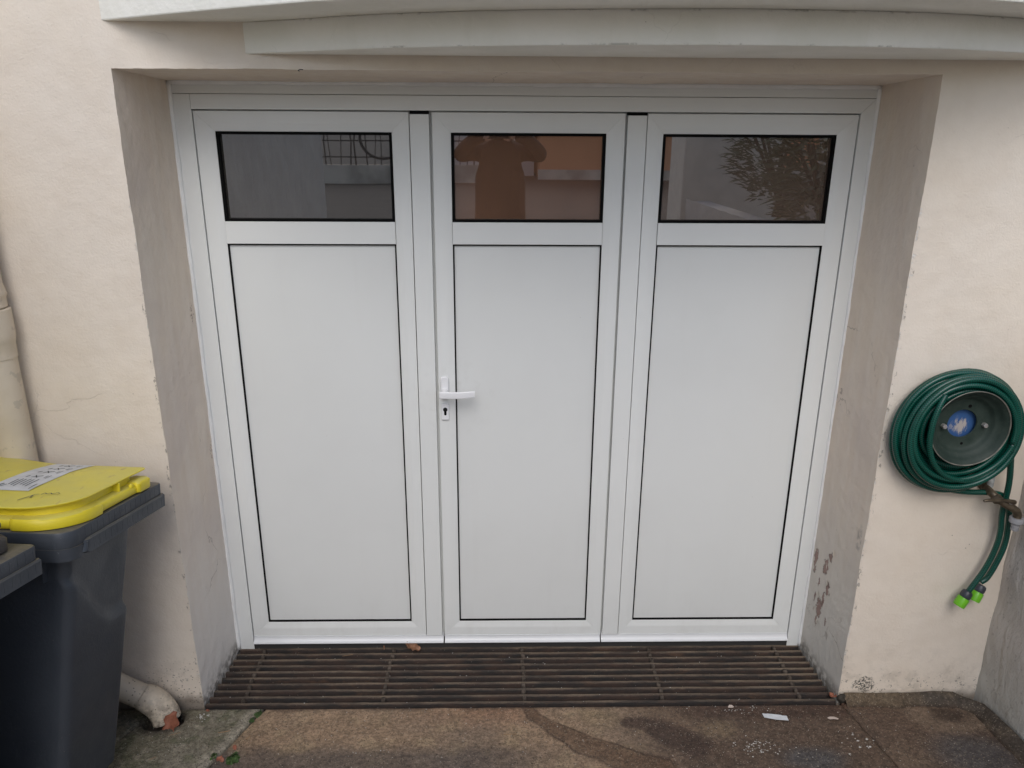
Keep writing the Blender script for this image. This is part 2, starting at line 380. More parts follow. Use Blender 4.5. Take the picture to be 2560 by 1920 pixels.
def box(name, a, b, mat, parent=None, bv=0., tr=None):
    x0, y0, z0 = a; x1, y1, z1 = b
    vs = [Vector((x, y, z)) for z in (z0, z1) for y in (y0, y1) for x in (x0, x1)]
    if tr: vs = [tr @ v for v in vs]
    o = mesh(name, vs, [(0, 2, 3, 1), (4, 5, 7, 6), (0, 1, 5, 4), (2, 6, 7, 3), (0, 4, 6, 2), (1, 3, 7, 5)], mat, parent)
    if bv: bevel(o, bv)
    return o
def grid_mesh(P, nu, nv, disp=None, flip=False):
    vs = []
    for j in range(nv + 1):
        for i in range(nu + 1):
            p = Vector(P(i / nu, j / nv))
            if disp: p = p + disp(p)
            vs.append(p)
    fs = []
    for j in range(nv):
        for i in range(nu):
            a = j * (nu + 1) + i
            q = (a, a + 1, a + nu + 2, a + nu + 1)
            fs.append(q[::-1] if flip else q)
    return vs, fs
def join_parts(parts):
    V, F = [], []
    for vs, fs in parts:
        k = len(V); V += vs; F += [tuple(i + k for i in f) for f in fs]
    return V, F
def lathe(name, prof, origin, axis, mat, parent=None, seg=48, cap=True, ref=None):
    """prof: (radius, distance along axis)"""
    ax = Vector(axis).normalized(); t = Vector(ref) if ref else (Vector((1, 0, 0)) if abs(ax.x) < .8 else Vector((0, 1, 0)))
    e1 = (t - ax * t.dot(ax)).normalized(); e2 = ax.cross(e1); o = Vector(origin)
    vs = []; fs = []
    for r, h in prof:
        for k in range(seg):
            a = 2 * math.pi * k / seg
            vs.append(o + ax * h + (e1 * math.cos(a) + e2 * math.sin(a)) * r)
    for j in range(len(prof) - 1):
        for k in range(seg):
            k2 = (k + 1) % seg
            fs.append((j * seg + k, j * seg + k2, (j + 1) * seg + k2, (j + 1) * seg + k))
    if cap:
        fs.append(tuple(range(seg))[::-1]); fs.append(tuple((len(prof) - 1) * seg + k for k in range(seg)))
    ob = mesh(name, vs, fs, mat, parent)
    bm = bmesh.new(); bm.from_mesh(ob.data); bmesh.ops.recalc_face_normals(bm, faces=bm.faces); bm.to_mesh(ob.data); bm.free()
    for p in ob.data.polygons: p.use_smooth = len(p.vertices) == 4
    try:
        ob.data.set_sharp_from_angle(angle=R(38))
    except Exception: pass
    return ob
def tube(name, pts, r, mat, parent=None, seg=10, uv=True, rad=None):
    pts = [Vector(p) for p in pts]; n = len(pts)
    T = [(pts[min(i + 1, n - 1)] - pts[max(i - 1, 0)]).normalized() for i in range(n)]
    N = Vector((0, 1, 0)) if abs(T[0].y) < .9 else Vector((1, 0, 0)); N = (N - T[0] * N.dot(T[0])).normalized()
    vs = []; L = 0; Ls = []
    for i in range(n):
        if i: L += (pts[i] - pts[i - 1]).length; N = (N - T[i] * N.dot(T[i])).normalized()
        Ls.append(L); B = T[i].cross(N); rr = rad[i] if rad else r
        for k in range(seg):
            a = 2 * math.pi * k / seg; vs.append(pts[i] + (N * math.cos(a) + B * math.sin(a)) * rr)
    fs = []; uvs = []
    for i in range(n - 1):
        for k in range(seg):
            k2 = (k + 1) % seg
            fs.append((i * seg + k, i * seg + k2, (i + 1) * seg + k2, (i + 1) * seg + k))
            uvs += [(Ls[i], k / seg), (Ls[i], (k + 1) / seg), (Ls[i + 1], (k + 1) / seg), (Ls[i + 1], k / seg)]
    for base, rev in ((0, True), ((n - 1) * seg, False)):
        f = tuple(base + k for k in range(seg)); fs.append(f[::-1] if rev else f); uvs += [(0, 0)] * seg
    o = mesh(name, vs, fs, mat, parent, True)
    if uv:
        l = o.data.uv_layers.new(name='UVMap')
        for i, q in enumerate(uvs): l.data[i].uv = q
    return o
def catmull(P, k=8):
    P = [Vector(p) for p in P]; out = []
    Q = [P[0] * 2 - P[1]] + P + [P[-1] * 2 - P[-2]]
    for i in range(1, len(Q) - 2):
        for j in range(k):
            t = j / k; a, b, c, d = Q[i - 1:i + 3]
            out.append(.5 * ((2 * b) + (c - a) * t + (2 * a - 5 * b + 4 * c - d) * t * t + (3 * b - a - 3 * c + d) * t ** 3))
    out.append(P[-1]); return out
def prism(name, poly, z0, z1, mat, parent=None, bv=0, smooth=False):
    n = len(poly); vs = [(x, y, z0) for x, y in poly] + [(x, y, z1) for x, y in poly]
    fs = [tuple(range(n))[::-1], tuple(range(n, 2 * n))] + [(i, (i + 1) % n, n + (i + 1) % n, n + i) for i in range(n)]
    o = mesh(name, vs, fs, mat, parent)
    bm = bmesh.new(); bm.from_mesh(o.data); bmesh.ops.recalc_face_normals(bm, faces=bm.faces); bm.to_mesh(o.data); bm.free()
    if bv: bevel(o, bv)
    return o
def sm(a, b, x):
    t = max(0, min(1, (x - a) / (b - a))) if a != b else 0
    return t * t * (3 - 2 * t)
def nz(p, s, o=0): return noise.noise(Vector(p) * s + Vector((o, o * 1.7, -o)))
def fbm(p, s, oct=4, o=0):
    v = 0; a = 1; t = 0
    for i in range(oct): v += a * nz(p, s * 2 ** i, o + i * 7.3); t += a; a *= .5
    return v / t

# ------------------------------------------------------------------ geometry constants
D = -0.314                       # front face of the house wall
XL, XR, ZT = -1.146, 1.142, 2.112  # opening at the front face
JL, JR, JT = -1.121, 1.121, 2.100  # opening at the door frame
SLOPE = 0.12
def gz(y, x=0):                  # height of the drive: rises from the grate to the street
    if y > -.33: return 0.
    t = -.33 - y
    if t < 4.2: return SLOPE * t
    return SLOPE * 4.2 + .012 * (t - 4.2)

def wall_disp(p):
    v = noise.noise_vector(p * 5.0) * .0025 + noise.noise_vector(p * 22.0) * .0012 + noise.noise_vector(p * 70.0) * .0007
    return v
# ------------------------------------------------------------------ ground and street (setting)
g_v, g_f = [], []
ys = [-.30 - .033 * 0, -.36, -.6, -1, -1.6, -2.4, -3.4, -4.53, -6, -9, -14, -20, -40, -120, -300]
xs = [-300, -60, -20, -8, -4, -1.8, 0, 1.8, 4, 8, 20, 60, 300]
for yv in ys:
    for xv in xs: g_v.append((xv, yv, gz(yv) - .035))
nx = len(xs)
for j in range(len(ys) - 1):
    for i in range(nx - 1):
        a = j * nx + i; g_f.append((a, a + nx, a + nx + 1, a + 1))
M['asphalt'] = simple('asphalt', (.070, .056, .047), .85, .3, var=.2, sc=3, bump=.004, bsc=120)
ground = tag(mesh('ground', g_v, g_f, M['asphalt']), kind='structure')
box('subsoil', (-1.7, -.36, -.30), (1.7, .12, -.16), M['void'], ground)

def slab(name, x_left, x_right, yback, colf, hf, nxs, ysl):
    vs = []; cols = []
    for yv in ysl:
        for i in range(nxs + 1):
            s = i / nxs
            yy = yv
            if yv == ysl[0]: yy = yback(x_left(yv) * (1 - s) + x_right(yv) * s)
            xa, xb = x_left(yy), x_right(yy)
            # crowd the columns near both edges for rounded arrises
            xv = xa + (xb - xa) * s
            e = min(xv - xa, xb - xv, max(0, ysl[0] - yy) if True else 9)
            z = gz(yy) + hf(xv, yy)
            z -= .006 * max(0, 1 - e / .012) ** 2
            vs.append((xv, yy, z)); cols.append(colf(xv, yy))
    W = nxs + 1; fs = [(j * W + i, (j + 1) * W + i, (j + 1) * W + i + 1, j * W + i + 1) for j in range(len(ysl) - 1) for i in range(nxs)]
    # skirt
    n0 = len(vs); b = [i for i in range(W)]
    for i in b: vs.append((vs[i][0], vs[i][1] + .002, vs[i][2] - .045)); cols.append((.03, .022, .018))
    fs += [(i, i + 1, n0 + i + 1, n0 + i) for i in range(W - 1)]
    for side in (0, W - 1):
        n1 = len(vs)
        for j in range(len(ysl)):
            p = vs[j * W + side]; vs.append((p[0], p[1], p[2] - .045)); cols.append((.03, .025, .02))
        for j in range(len(ysl) - 1):
            q = (j * W + side, (j + 1) * W + side, n1 + j + 1, n1 + j); fs.append(q if side else q[::-1])
    o = mesh(name, vs, fs, M['concrete'], ground, True)
    ca = o.data.color_attributes.new('tint', 'FLOAT_COLOR', 'POINT')
    ca.data.foreach_set('color', [c for q in cols for c in (q[0] * 1.66, q[1] * 1.62, q[2] * 1.58, 1)])
    return o
def yl(y0, y1=-.76, st=.0042):
    out = []; y = y0
    while y > y1: out.append(y); y -= st
    while y > -4.6: out.append(y); st *= 1.25; y -= st
    out.append(-4.6); return out
def j1(y): return -.928 - .30 * (-.345 - y) + .006 * nz((0, y, 0), 14) + .003 * nz((0, y, 3), 60)
def j2(y): return 1.150 + .11 * (-.341 - y) + .004 * nz((5, y, 0), 20)
def lerp(a, b, t): return tuple(x * (1 - t) + y * t for x, y in zip(a, b))
def segd(x, y, a, b):
    ax, ay = a; bx, by = b; dx, dy = bx - ax, by - ay
    t = max(0, min(1, ((x - ax) * dx + (y - ay) * dy) / (dx * dx + dy * dy)))
    return math.hypot(x - ax - t * dx, y - ay - t * dy)
def poly_d(x, y, P): return min(segd(x, y, P[i], P[i + 1]) for i in range(len(P) - 1))
def c_main(x, y):
    p = (x, y, 0); n1 = fbm(p, 3.2, 4); n2 = fbm(p, 11, 4, 5); wx = x + .03 * n2; wy = y + .02 * nz(p, 9, 9)
    c = lerp((.185, .132, .088), (.145, .108, .078), sm(-.3, .4, n1))
    c = lerp(c, (.215, .165, .105), .6 * sm(.0, .35, n2) * sm(.9, .2, x))
    c = lerp(c, (.17, .095, .058), .6 * sm(-.55, -.1, wx) * sm(.15, -.1, wx) * sm(-.5, -.36, wy))
    c = lerp(c, (.058, .040, .030), .9 * sm(.25, .60, wx + .14 * n1))
    c = lerp(c, (.040, .023, .017), .7 * sm(-.44, -.38, wy + .03 * n2) * sm(.45, .7, wx) )
    c = lerp(c, (.062, .052, .047), .75 * sm(-.52, -.60, wy + .03 * n2) * sm(.3, -.2, wx))
    # drip trail
    d = poly_d(wx, wy, [(.012, -.345), (.03, -.385), (.075, -.43), (.14, -.49), (.2, -.545), (.3, -.60), (.42, -.66)])
    wd = .018 + .03 * sm(-.35, -.6, y)
    c = lerp(c, (.075, .046, .029), .80 * sm(wd * 1.4, wd * .6, d))
    c = lerp(c, (.026, .015, .011), .85 * sm(.009, .0, abs(d - wd)) * (.5 + .5 * sm(-.2, .3, n2)))
    # blot
    d = poly_d(wx, wy, [(.36, -.44), (.42, -.455), (.47, -.50), (.54, -.53), (.56, -.56)])
    wb = .03 + .035 * sm(.38, .5, x)
    c = lerp(c, (.034, .022, .018), .80 * sm(wb * 1.25, wb * .6, d))
    c = lerp(c, (.165, .125, .075), .5 * sm(.10, .02, math.hypot(wx - .26, wy + .40)) + .35 * sm(.09, .02, math.hypot(wx - .66, wy + .47)))
    c = lerp(c, (.050, .052, .056), .8 * sm(.10, .03, math.hypot((wx - .93) * .7, wy + .63)))
    c = lerp(c, (.27, .25, .225), sm(-.80, -1.1, y))  # unseen drive made paler to bounce light up under the balcony
    # seam under the grate edge
    c = lerp(c, (.055, .035, .025), .65 * sm(-.365, -.338, wy))
    c = lerp(c, (.05, .045, .043), .6 * sm(-.86, -.93, wx - .3 * (wy + .35)) * sm(-.50, -.58, wy))
    return c
def c_left(x, y):
    p = (x, y, 4); n1 = fbm(p, 5, 4); n2 = fbm(p, 17, 4, 3)
    c = lerp((.105, .098, .070), (.145, .135, .108), sm(-.3, .4, n1))
    c = lerp(c, (.060, .066, .036), .6 * sm(.0, .3, n2))
    c = lerp(c, (.215, .20, .165), .75 * sm(.055, .02, j1(y) - x + .02 * n2))
    c = lerp(c, (.20, .185, .15), .5 * sm(.25, .45, nz(p, 26)))
    d = math.hypot((x + 1.255), (y + .40))
    c = lerp(c, (.035, .03, .025), .8 * sm(.10, .06, d))
    return lerp(c, (.05, .045, .04), .6 * sm(-.36, -.335, y))
def c_right(x, y):
    p = (x, y, 9); n1 = fbm(p, 4, 4); n2 = fbm(p, 13, 4, 3)
    c = lerp((.066, .046, .035), (.092, .066, .048), sm(-.3, .4, n1))
    c = lerp(c, (.055, .056, .060), .75 * sm(.16, .05, math.hypot((x - 1.47) * .8, y + .62)))
    c = lerp(c, (.033, .024, .019), .75 * sm(.07, .02, math.hypot((x - 1.50 + .03 * n2) * .7, y + .41)))
    c = lerp(c, (.155, .12, .09), .5 * sm(.05, .01, abs(math.hypot((x - 1.50) * .7, y + .40) - .075)))
    return lerp(c, (.075, .04, .026), .7 * sm(-.375, -.335, y + .01 * n2))
def h_base(x, y): return .0022 * fbm((x, y, 0), 7, 3) + .0011 * fbm((x, y, 2), 45, 3)
def h_left(x, y):
    h = h_base(x, y) + .003
    d = math.hypot((x + 1.252) * .80, (y + .400)); h -= .060 * sm(.060, .046, d + .006 * nz((x, y, 0), 30))
    d = segd(x, y, (-1.330, -.425), (-1.39, -.60)) + .004 * nz((x, y, 0), 40); h -= .016 * sm(.009, .002, d)
    return h
def yb(k): return lambda x: -.338 + .005 * nz((x, k, 0), 11) + .004 * nz((x, k, 0), 37)
slab('concrete_slab', lambda y: -1.66, lambda y: j1(y) - .004, yb(2), c_left, h_left, 170, yl(-.338))
slab('concrete_slab', lambda y: j1(y) + .004, lambda y: j2(y) - .0018, yb(5), c_main, h_base, 470, yl(-.336))
slab('concrete_slab', lambda y: j2(y) + .0018, lambda y: 1.66, yb(8), c_right, h_base, 110, yl(-.318))
# mortar fillet along wall foot on the right
def fillet(name, path, nrm, prof, n=130):
    vs = []; fs = []; cols = []
    L = [0]
    for i in range(1, len(path)): L.append(L[-1] + math.hypot(path[i][0] - path[i - 1][0], path[i][1] - path[i - 1][1]))
    for i in range(n + 1):
        t = L[-1] * i / n; k = max(j for j in range(len(L) - 1) if L[j] <= t + 1e-9); f = (t - L[k]) / (L[k + 1] - L[k])
        px = path[k][0] * (1 - f) + path[k + 1][0] * f; py = path[k][1] * (1 - f) + path[k + 1][1] * f
        nx_ = nrm[k][0] * (1 - f) + nrm[k + 1][0] * f; ny_ = nrm[k][1] * (1 - f) + nrm[k + 1][1] * f
        for o_, h_ in prof:
            w_ = 1 + .22 * nz((t, o_, 1), 9) + .12 * nz((t, o_, 1), 33)
            X = px + nx_ * o_ * w_; Y = py + ny_ * o_ * w_
            vs.append((X, Y, gz(Y) + h_ * (1 + .25 * nz((t, h_, 7), 12)))); n2 = fbm((X, Y, 1), 18, 3)
            c = lerp((.115, .085, .055), (.075, .062, .050), sm(1.3, 1.5, X)); c = lerp(c, (.05, .028, .018), .6 * sm(.035, .05, o_)); c = lerp(c, (.16, .125, .085), .5 * sm(0, .3, n2))
            if o_ > prof[-1][0] * .85: c = lerp(c, (.05, .034, .024), .5)
            if h_ > .033: c = lerp(c, (.05, .04, .03), .6)
            cols.append(c)
    W = len(prof)
    for i in range(n):
        for j in range(W - 1): fs.append((i * W + j, (i + 1) * W + j, (i + 1) * W + j + 1, i * W + j + 1))
    o = mesh(name, vs, fs, M['concrete'], ground, True)
    ca = o.data.color_attributes.new('tint', 'FLOAT_COLOR', 'POINT'); ca.data.foreach_set('color', [c for q in cols for c in (*q, 1)])
fillet('mortar_fillet', [(1.160, D + .004), (1.56, D + .004), (1.632, D - .07), (1.640, -4.4)], [(0, -1), (-.15, -1), (-.9, -.35), (-1, 0)],
       [(0, .034), (.008, .031), (.018, .024), (.030, .014), (.040, .0065), (.050, .001), (.056, -.008)], 260)

# ------------------------------------------------------------------ house wall
hw = thing('house_wall', (0, D, 0), 'cream rendered house wall around the recessed garage opening', 'wall')
def PX(x0, x1, z0, z1): return lambda s, t: (x0 + (x1 - x0) * s, D, z0 + (z1 - z0) * t)
st = .0125
def cnt(a): return max(1, int(round(abs(a) / st)))
def edge_disp(p):
    d = wall_disp(p)
    return d
zs = 0.0
Zcut = ZT
parts = []
for x0, x1, z0, z1 in ((-2.3, XL, -.06, Zcut), (XR, 1.66, -.06, Zcut), (-2.3, XL, Zcut, 3.0), (XL, XR, Zcut, 3.0), (XR, 1.66, Zcut, 3.0)):
    parts.append(grid_mesh(PX(x0, x1, z0, z1), cnt(x1 - x0), cnt(z1 - z0), edge_disp))
V, F = join_parts(parts)
wf = mesh('wall_face', V, F, M['plaster'], hw, True)
bm = bmesh.new(); bm.from_mesh(wf.data); bmesh.ops.remove_doubles(bm, verts=bm.verts, dist=.0001); bm.to_mesh(wf.data); bm.free()
def PR(xa, xb): return lambda s, t: (xa + (xb - xa) * s, D + (.012 - D) * s, -.06 + (ZT + .06 + (JT - ZT) * s) * t)
vs, fs = grid_mesh(PR(XL, JL), 28, cnt(ZT + .06), wall_disp); mesh('reveal', vs, fs, M['reveal_l'], hw, True)
vs, fs = grid_mesh(PR(XR, JR), 28, cnt(ZT + .06), wall_disp, True); mesh('reveal', vs, fs, M['reveal_r'], hw, True)
vs, fs = grid_mesh(lambda s, t: (XL + (XR - XL) * s + ((JL - XL) * (1 - s) + (JR - XR) * s) * t, D + (.012 - D) * t, ZT + (JT - ZT) * t), cnt(XR - XL), 28, wall_disp, True)
mesh('soffit', vs, fs, M['reveal_l'], hw, True)
# mass behind the face, so the wall has real thickness
box('wall_core', (-2.3, .12, -.1), (JL - .01, .30, 3.0), M['plaster'], hw)
box('wall_core', (JR + .01, .12, -.1), (1.95, .30, 3.0), M['plaster'], hw)
box('wall_core', (JL - .01, .12, JT + .01), (JR + .01, .30, 3.0), M['plaster'], hw)
box('wall_core', (-1.3, .07, -.4), (1.3, .12, JT + .02), M['void'], hw)
# bent nail in the lintel
tube('nail', [(-.636, D - .0, 2.108), (-.636, D - .012, 2.109), (-.630, D - .013, 2.1115), (-.622, D - .013, 2.111)], .0012, M['lock'], hw, 6, False)
# curled flakes of paint on the right reveal
def flake_poly(c, e1, e2, nrm, r, curl, name, mat, parent):
    k = 7; pts = []
    for i in range(k):
        a = 2 * math.pi * i / k; rr = r * random.uniform(.6, 1.15); u = math.cos(a) * rr; v = math.sin(a) * rr * 1.6
        pts.append(Vector(c) + e1 * u + e2 * v + nrm * (.0015 + curl * max(0, u / r)))
    cc = Vector(c) + nrm * .002; vs = pts + [cc] + [p + nrm * .0006 for p in pts] + [cc + nrm * .0006]
    fs = [((i + 1) % k, i, k) for i in range(k)] + [(k + 1 + i, k + 1 + (i + 1) % k, 2 * k + 1) for i in range(k)] + [(i, (i + 1) % k, k + 1 + (i + 1) % k, k + 1 + i) for i in range(k)]
    return mesh(name, vs, fs, mat, parent)
for y, z, r in ((-.150, .505, .010), (-.118, .437, .009), (-.136, .372, .010), (-.160, .34, .007), (-.083, .29, .009), (-.118, .28, .008), (-.075, .225, .007), (-.105, .185, .007)):
    xx = XR + (JR - XR) * ((y - D) / (.012 - D))
    flake_poly((xx - .002, y, z), Vector((0, -1, 0)), Vector((0, .12, 1)), Vector((-1, 0, 0)), r, .006, 'paint_flake', M['reveal_r'], hw)

# ------------------------------------------------------------------ bowed balcony slabs
bal = thing('balcony', (.3, D, 2.15), 'white bowed balcony slab and beam above the garage door', 'balcony')
def plan(P, k=10): return [(p.x, p.y) for p in catmull([(x, y, 0) for x, y in P], k)]
low = plan([(-.779, D + .0), (-.60, -.392), (-.41, -.478), (-.06, -.572), (.40, -.620), (.64, -.618), (.93, -.592), (1.24, -.505), (1.48, -.41), (1.66, -.318)])
upp = plan([(-1.153, D + .0), (-.86, -.480), (-.57, -.632), (-.43, -.684), (-.05, -.765), (.42, -.800), (.89, -.770), (1.06, -.738), (1.35, -.63), (1.62, -.50), (1.80, -.38)])
for nm, P, z0, z1, ex in (('beam', low, 2.150, 2.229, 1.66), ('floor_slab', upp, 2.229, 2.39, 1.80)):
    poly = P + [(ex, .1), (P[0][0], .1)]
    o = prism(nm, poly, z0, z1, M['balcony'], bal, .004)
# solid balcony parapet above the slab (out of view, seen by the light only)
# ------------------------------------------------------------------ garage door
gd = thing('garage_door', (0, 0, 0), 'white three leaf garage door with dark glazed top lights', 'garage door')
def xz_prism(name, poly, y0, y1, mat, parent, bv=.0008):
    n = len(poly); vs = [(x, y0, z) for x, z in poly] + [(x, y1, z) for x, z in poly]
    fs = [tuple(range(n)), tuple(range(n, 2 * n))[::-1]] + [(i, n + i, n + (i + 1) % n, (i + 1) % n) for i in range(n)]
    o = mesh(name, vs, fs, mat, parent)
    bm = bmesh.new(); bm.from_mesh(o.data); bmesh.ops.recalc_face_normals(bm, faces=bm.faces); bm.to_mesh(o.data); bm.free()
    if bv: bevel(o, bv)
    return o
fr = xz_prism('door_frame', [(JL + .006, -.002), (-1.0585, -.002), (-1.0585, 2.017), (-1.0587, 2.062), (JL + .006, 2.062)], -.004, .06, M['white'], gd)
xz_prism('jamb', [(1.0685, -.002), (JR - .006, -.002), (JR - .006, 2.062), (1.0690, 2.018)], -.004, .06, M['white'], fr)
xz_prism('head', [(-1.0580, 2.0172), (1.0680, 2.0172), (JR - .0068, 2.062), (-1.0580, 2.062)], -.0036, .06, M['white'], fr)
xz_prism('head_extension', [(JL + .006, 2.0635), (JR - .006, 2.0635), (JR - .006, 2.093), (JL + .006, 2.093)], -.002, .06, M['white'], fr)
box('rebate', (-1.0583, .0255, -.01), (1.068, .032, 2.018), M['white'], fr)
box('threshold', (-1.06, -.002, -.03), (1.07, .05, .0325), M['threshold'], fr, .001)
def bead(name, path, r0):
    pts = []; rad = []
    for i in range(len(path) - 1):
        a, b = Vector(path[i]), Vector(path[i + 1]); k = max(2, int((b - a).length / .02))
        for j in range(k): pts.append(a.lerp(b, j / k))
    pts.append(Vector(path[-1]))
    for i, p in enumerate(pts):
        rad.append(r0 * (1 + .28 * nz(p, 9) + .18 * nz(p, 34)))
        pts[i] = p + noise.noise_vector(p * 12) * .0012
    return tube(name, pts, r0, M['sealant'], fr, 8, False, rad)
bead('sealant_bead', [(JL + .002, -.004, .0), (JL + .001, -.004, 1.0), (JL + .002, -.004, 2.098)], .0085)
bead('sealant_bead', [(JR - .003, -.004, .0), (JR - .001, -.004, 1.0), (JR - .002, -.004, 2.098)], .0062)
bead('sealant_bead', [(JL + .002, -.003, 2.0985), (-.6, -.003, 2.0985), (JR - .002, -.003, 2.098)], .0092)

YF, YB = 0.0, .045
def member(name, outer, inner, leaf):
    """one mitred frame member; outer and inner are (p,q) edges in xz, with a sloping bead on the inner half"""
    (ox0, oz0), (ox1, oz1) = outer; (ix0, iz0), (ix1, iz1) = inner
    rows = []
    for f, y in ((0.0, YB), (0.0, YF + .0008), (.012, YF), (.50, YF), (.60, YF + .0004), (.985, YF + .0048), (1.0, YF + .0065), (1.0, YB)):
        rows.append(((ox0 + (ix0 - ox0) * f, y, oz0 + (iz0 - oz0) * f), (ox1 + (ix1 - ox1) * f, y, oz1 + (iz1 - oz1) * f)))
    vs = [p for r in rows for p in r]; n = len(rows)
    fs = [(2 * i, 2 * i + 1, 2 * i + 3, 2 * i + 2) for i in range(n - 1)] + [tuple(2 * i for i in range(n))[::-1], tuple(2 * i + 1 for i in range(n)), (2 * n - 2, 2 * n - 1, 1, 0)]
    o = mesh(name, vs, fs, M['white'], leaf)
    bm = bmesh.new(); bm.from_mesh(o.data); bmesh.ops.recalc_face_normals(bm, faces=bm.faces); bm.to_mesh(o.data); bm.free()
    return o
def leaf(label, x0, x1, gx0, gx1, cover, drip, gm, zt=2.0125):
    zb, g1, g0, p1, p0 = .0575, 1.951, 1.669, 1.596, .119
    L = mesh('door_leaf', *box_data((x0 + .002, YB - .012, zb + .002), (x1 - .002, YB, zt - .002)), M['white'], gd)
    L['label'] = label
    e = .00022
    member('top_rail', ((x0 + e, zt), (x1 - e, zt)), ((gx0 + e, g1), (gx1 - e, g1)), L)
    member('bottom_rail', ((x1 - e, zb), (x0 + e, zb)), ((gx1 - e, p0), (gx0 + e, p0)), L)
    member('stile', ((x0, zb + e), (x0, zt - e)), ((gx0, p0 + e), (gx0, g1 - e)), L)
    member('stile', ((x1, zt - e), (x1, zb + e)), ((gx1, g1 - e), (gx1, p0 + e)), L)
    # transom between glass and panel, with a bead on both edges
    rows = [(p1, YB - .012), (p1, YF + .0025), (p1 + .001, YF + .0012), (g0 - .001, YF + .0012), (g0, YF + .0025), (g0, YB - .012)]
    vs = [q for z, y in rows for q in ((gx0 + .0004, y, z), (gx1 - .0004, y, z))]; n = len(rows)
    mesh('transom', vs, [(2 * i + 1, 2 * i, 2 * i + 2, 2 * i + 3)[::-1] for i in range(n - 1)], M['white'], L)
    # gaskets
    def ring(nm, a0, a1, b0, b1, wdt, y0, y1, mat):
        o_ = [(a0, b0), (a1, b0), (a1, b1), (a0, b1)]; i_ = [(a0 + wdt, b0 + wdt), (a1 - wdt, b0 + wdt), (a1 - wdt, b1 - wdt), (a0 + wdt, b1 - wdt)]
        vs = [(x, y0, z) for x, z in o_] + [(x, y0, z) for x, z in i_] + [(x, y1, z) for x, z in i_]
        fs = [(k, (k + 1) % 4, 4 + (k + 1) % 4, 4 + k) for k in range(4)] + [(4 + k, 4 + (k + 1) % 4, 8 + (k + 1) % 4, 8 + k) for k in range(4)]
        o = mesh(nm, vs, fs, mat, L)
        bm = bmesh.new(); bm.from_mesh(o.data); bmesh.ops.recalc_face_normals(bm, faces=bm.faces); bm.to_mesh(o.data); bm.free(); return o
    ring('glass_gasket', gx0, gx1, g0, g1, .0088, YF + .0042, YF + .024, M['rubber'])
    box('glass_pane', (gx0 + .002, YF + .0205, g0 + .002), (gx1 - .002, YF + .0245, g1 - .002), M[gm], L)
    ring('panel_gasket', gx0, gx1, p0, p1, .0044, YF + .0045, YF + .014, M['rubber'])
    box('panel', (gx0 + .0025, YF + .0125, p0 + .0025), (gx1 - .0025, YF + .020, p1 - .0025), M['panel'], L)
    if cover:
        c0, c1 = cover
        box('cover_strip', (c0, -.0045, .0585), (c1, .030, 2.0065), M['white'], L, .0012)
    # weather bar: concave moulding
    d0, d1 = drip; pr = []
    for k in range(11):
        a = k / 10 * math.pi / 2
        pr.append((-.0005 - .0145 * (1 - math.cos(a)), .0555 - .0205 * math.sin(a)))
    pr = [(-.0005, .0572), (-.0028, .0572), (-.0028, .0555)] + [(y - .0005, z) for y, z in pr] + [(-.0165, .0315), (-.0145, .0315), (-.013, .0335), (.02, .0335), (.02, .0572)]
    vs = [(x, y, z) for x in (d0, d1) for y, z in pr]; n = len(pr)
    fs = [(i, (i + 1) % n, n + (i + 1) % n, n + i) for i in range(n)] + [tuple(range(n)), tuple(range(n, 2 * n))[::-1]]
    o = mesh('weather_bar', vs, fs, M['alu'], L)
    bm = bmesh.new(); bm.from_mesh(o.data); bmesh.ops.recalc_face_normals(bm, faces=bm.faces); bm.to_mesh(o.data); bm.free()
    return L
def box_data(a, b):
    x0, y0, z0 = a; x1, y1, z1 = b
    return [(x, y, z) for z in (z0, z1) for y in (y0, y1) for x in (x0, x1)], [(0, 2, 3, 1), (4, 5, 7, 6), (0, 1, 5, 4), (2, 6, 7, 3), (0, 4, 6, 2), (1, 3, 7, 5)]
LL = leaf('left leaf with cover strip along its right edge', -1.0555, -.3765, -.993, -.4330, (-.3735, -.3125), (-1.0555, -.308), 'glass_left')
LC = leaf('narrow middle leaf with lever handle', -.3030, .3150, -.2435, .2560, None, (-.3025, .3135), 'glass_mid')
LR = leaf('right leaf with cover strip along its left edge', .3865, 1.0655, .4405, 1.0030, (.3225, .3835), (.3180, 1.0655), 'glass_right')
# black brush seals peeping out over the cover strips
box('brush_seal', (-.3725, -.002, 2.0075), (-.3135, .030, 2.0165), M['rubber'], LL)
box('brush_seal', (.3225, -.002, 2.0075), (.3835, .030, 2.0165), M['rubber'], LR)
# handle
def rbox(name, x0, x1, z0, z1, y0, y1, r, mat, parent, bv=.0015):
    pts = []
    for cx, cz, a0 in ((x1 - r, z1 - r, 0), (x0 + r, z1 - r, 90), (x0 + r, z0 + r, 180), (x1 - r, z0 + r, 270)):
        for k in range(6): a = R(a0 + k * 18); pts.append((cx + r * math.cos(a), cz + r * math.sin(a)))
    o = xz_prism(name, pts, y0, y1, mat, parent, 0); bevel(o, bv, 3); o.data.polygons.foreach_set('use_smooth', [True] * len(o.data.polygons))
    try: o.data.set_sharp_from_angle(angle=R(30))
    except Exception: pass
    return o
rbox('rose_plate', -.2955, -.2665, 1.050, 1.135, -.0105, 0.0, .012, M['handle'], LC, .004)
lathe('handle_neck', [(.0135, 0), (.0135, .012), (.0118, .016), (.0118, .048)], (-.2812, -.009, 1.0795), (0, -1, 0), M['handle'], LC, 28)
hv = []; secs = 18
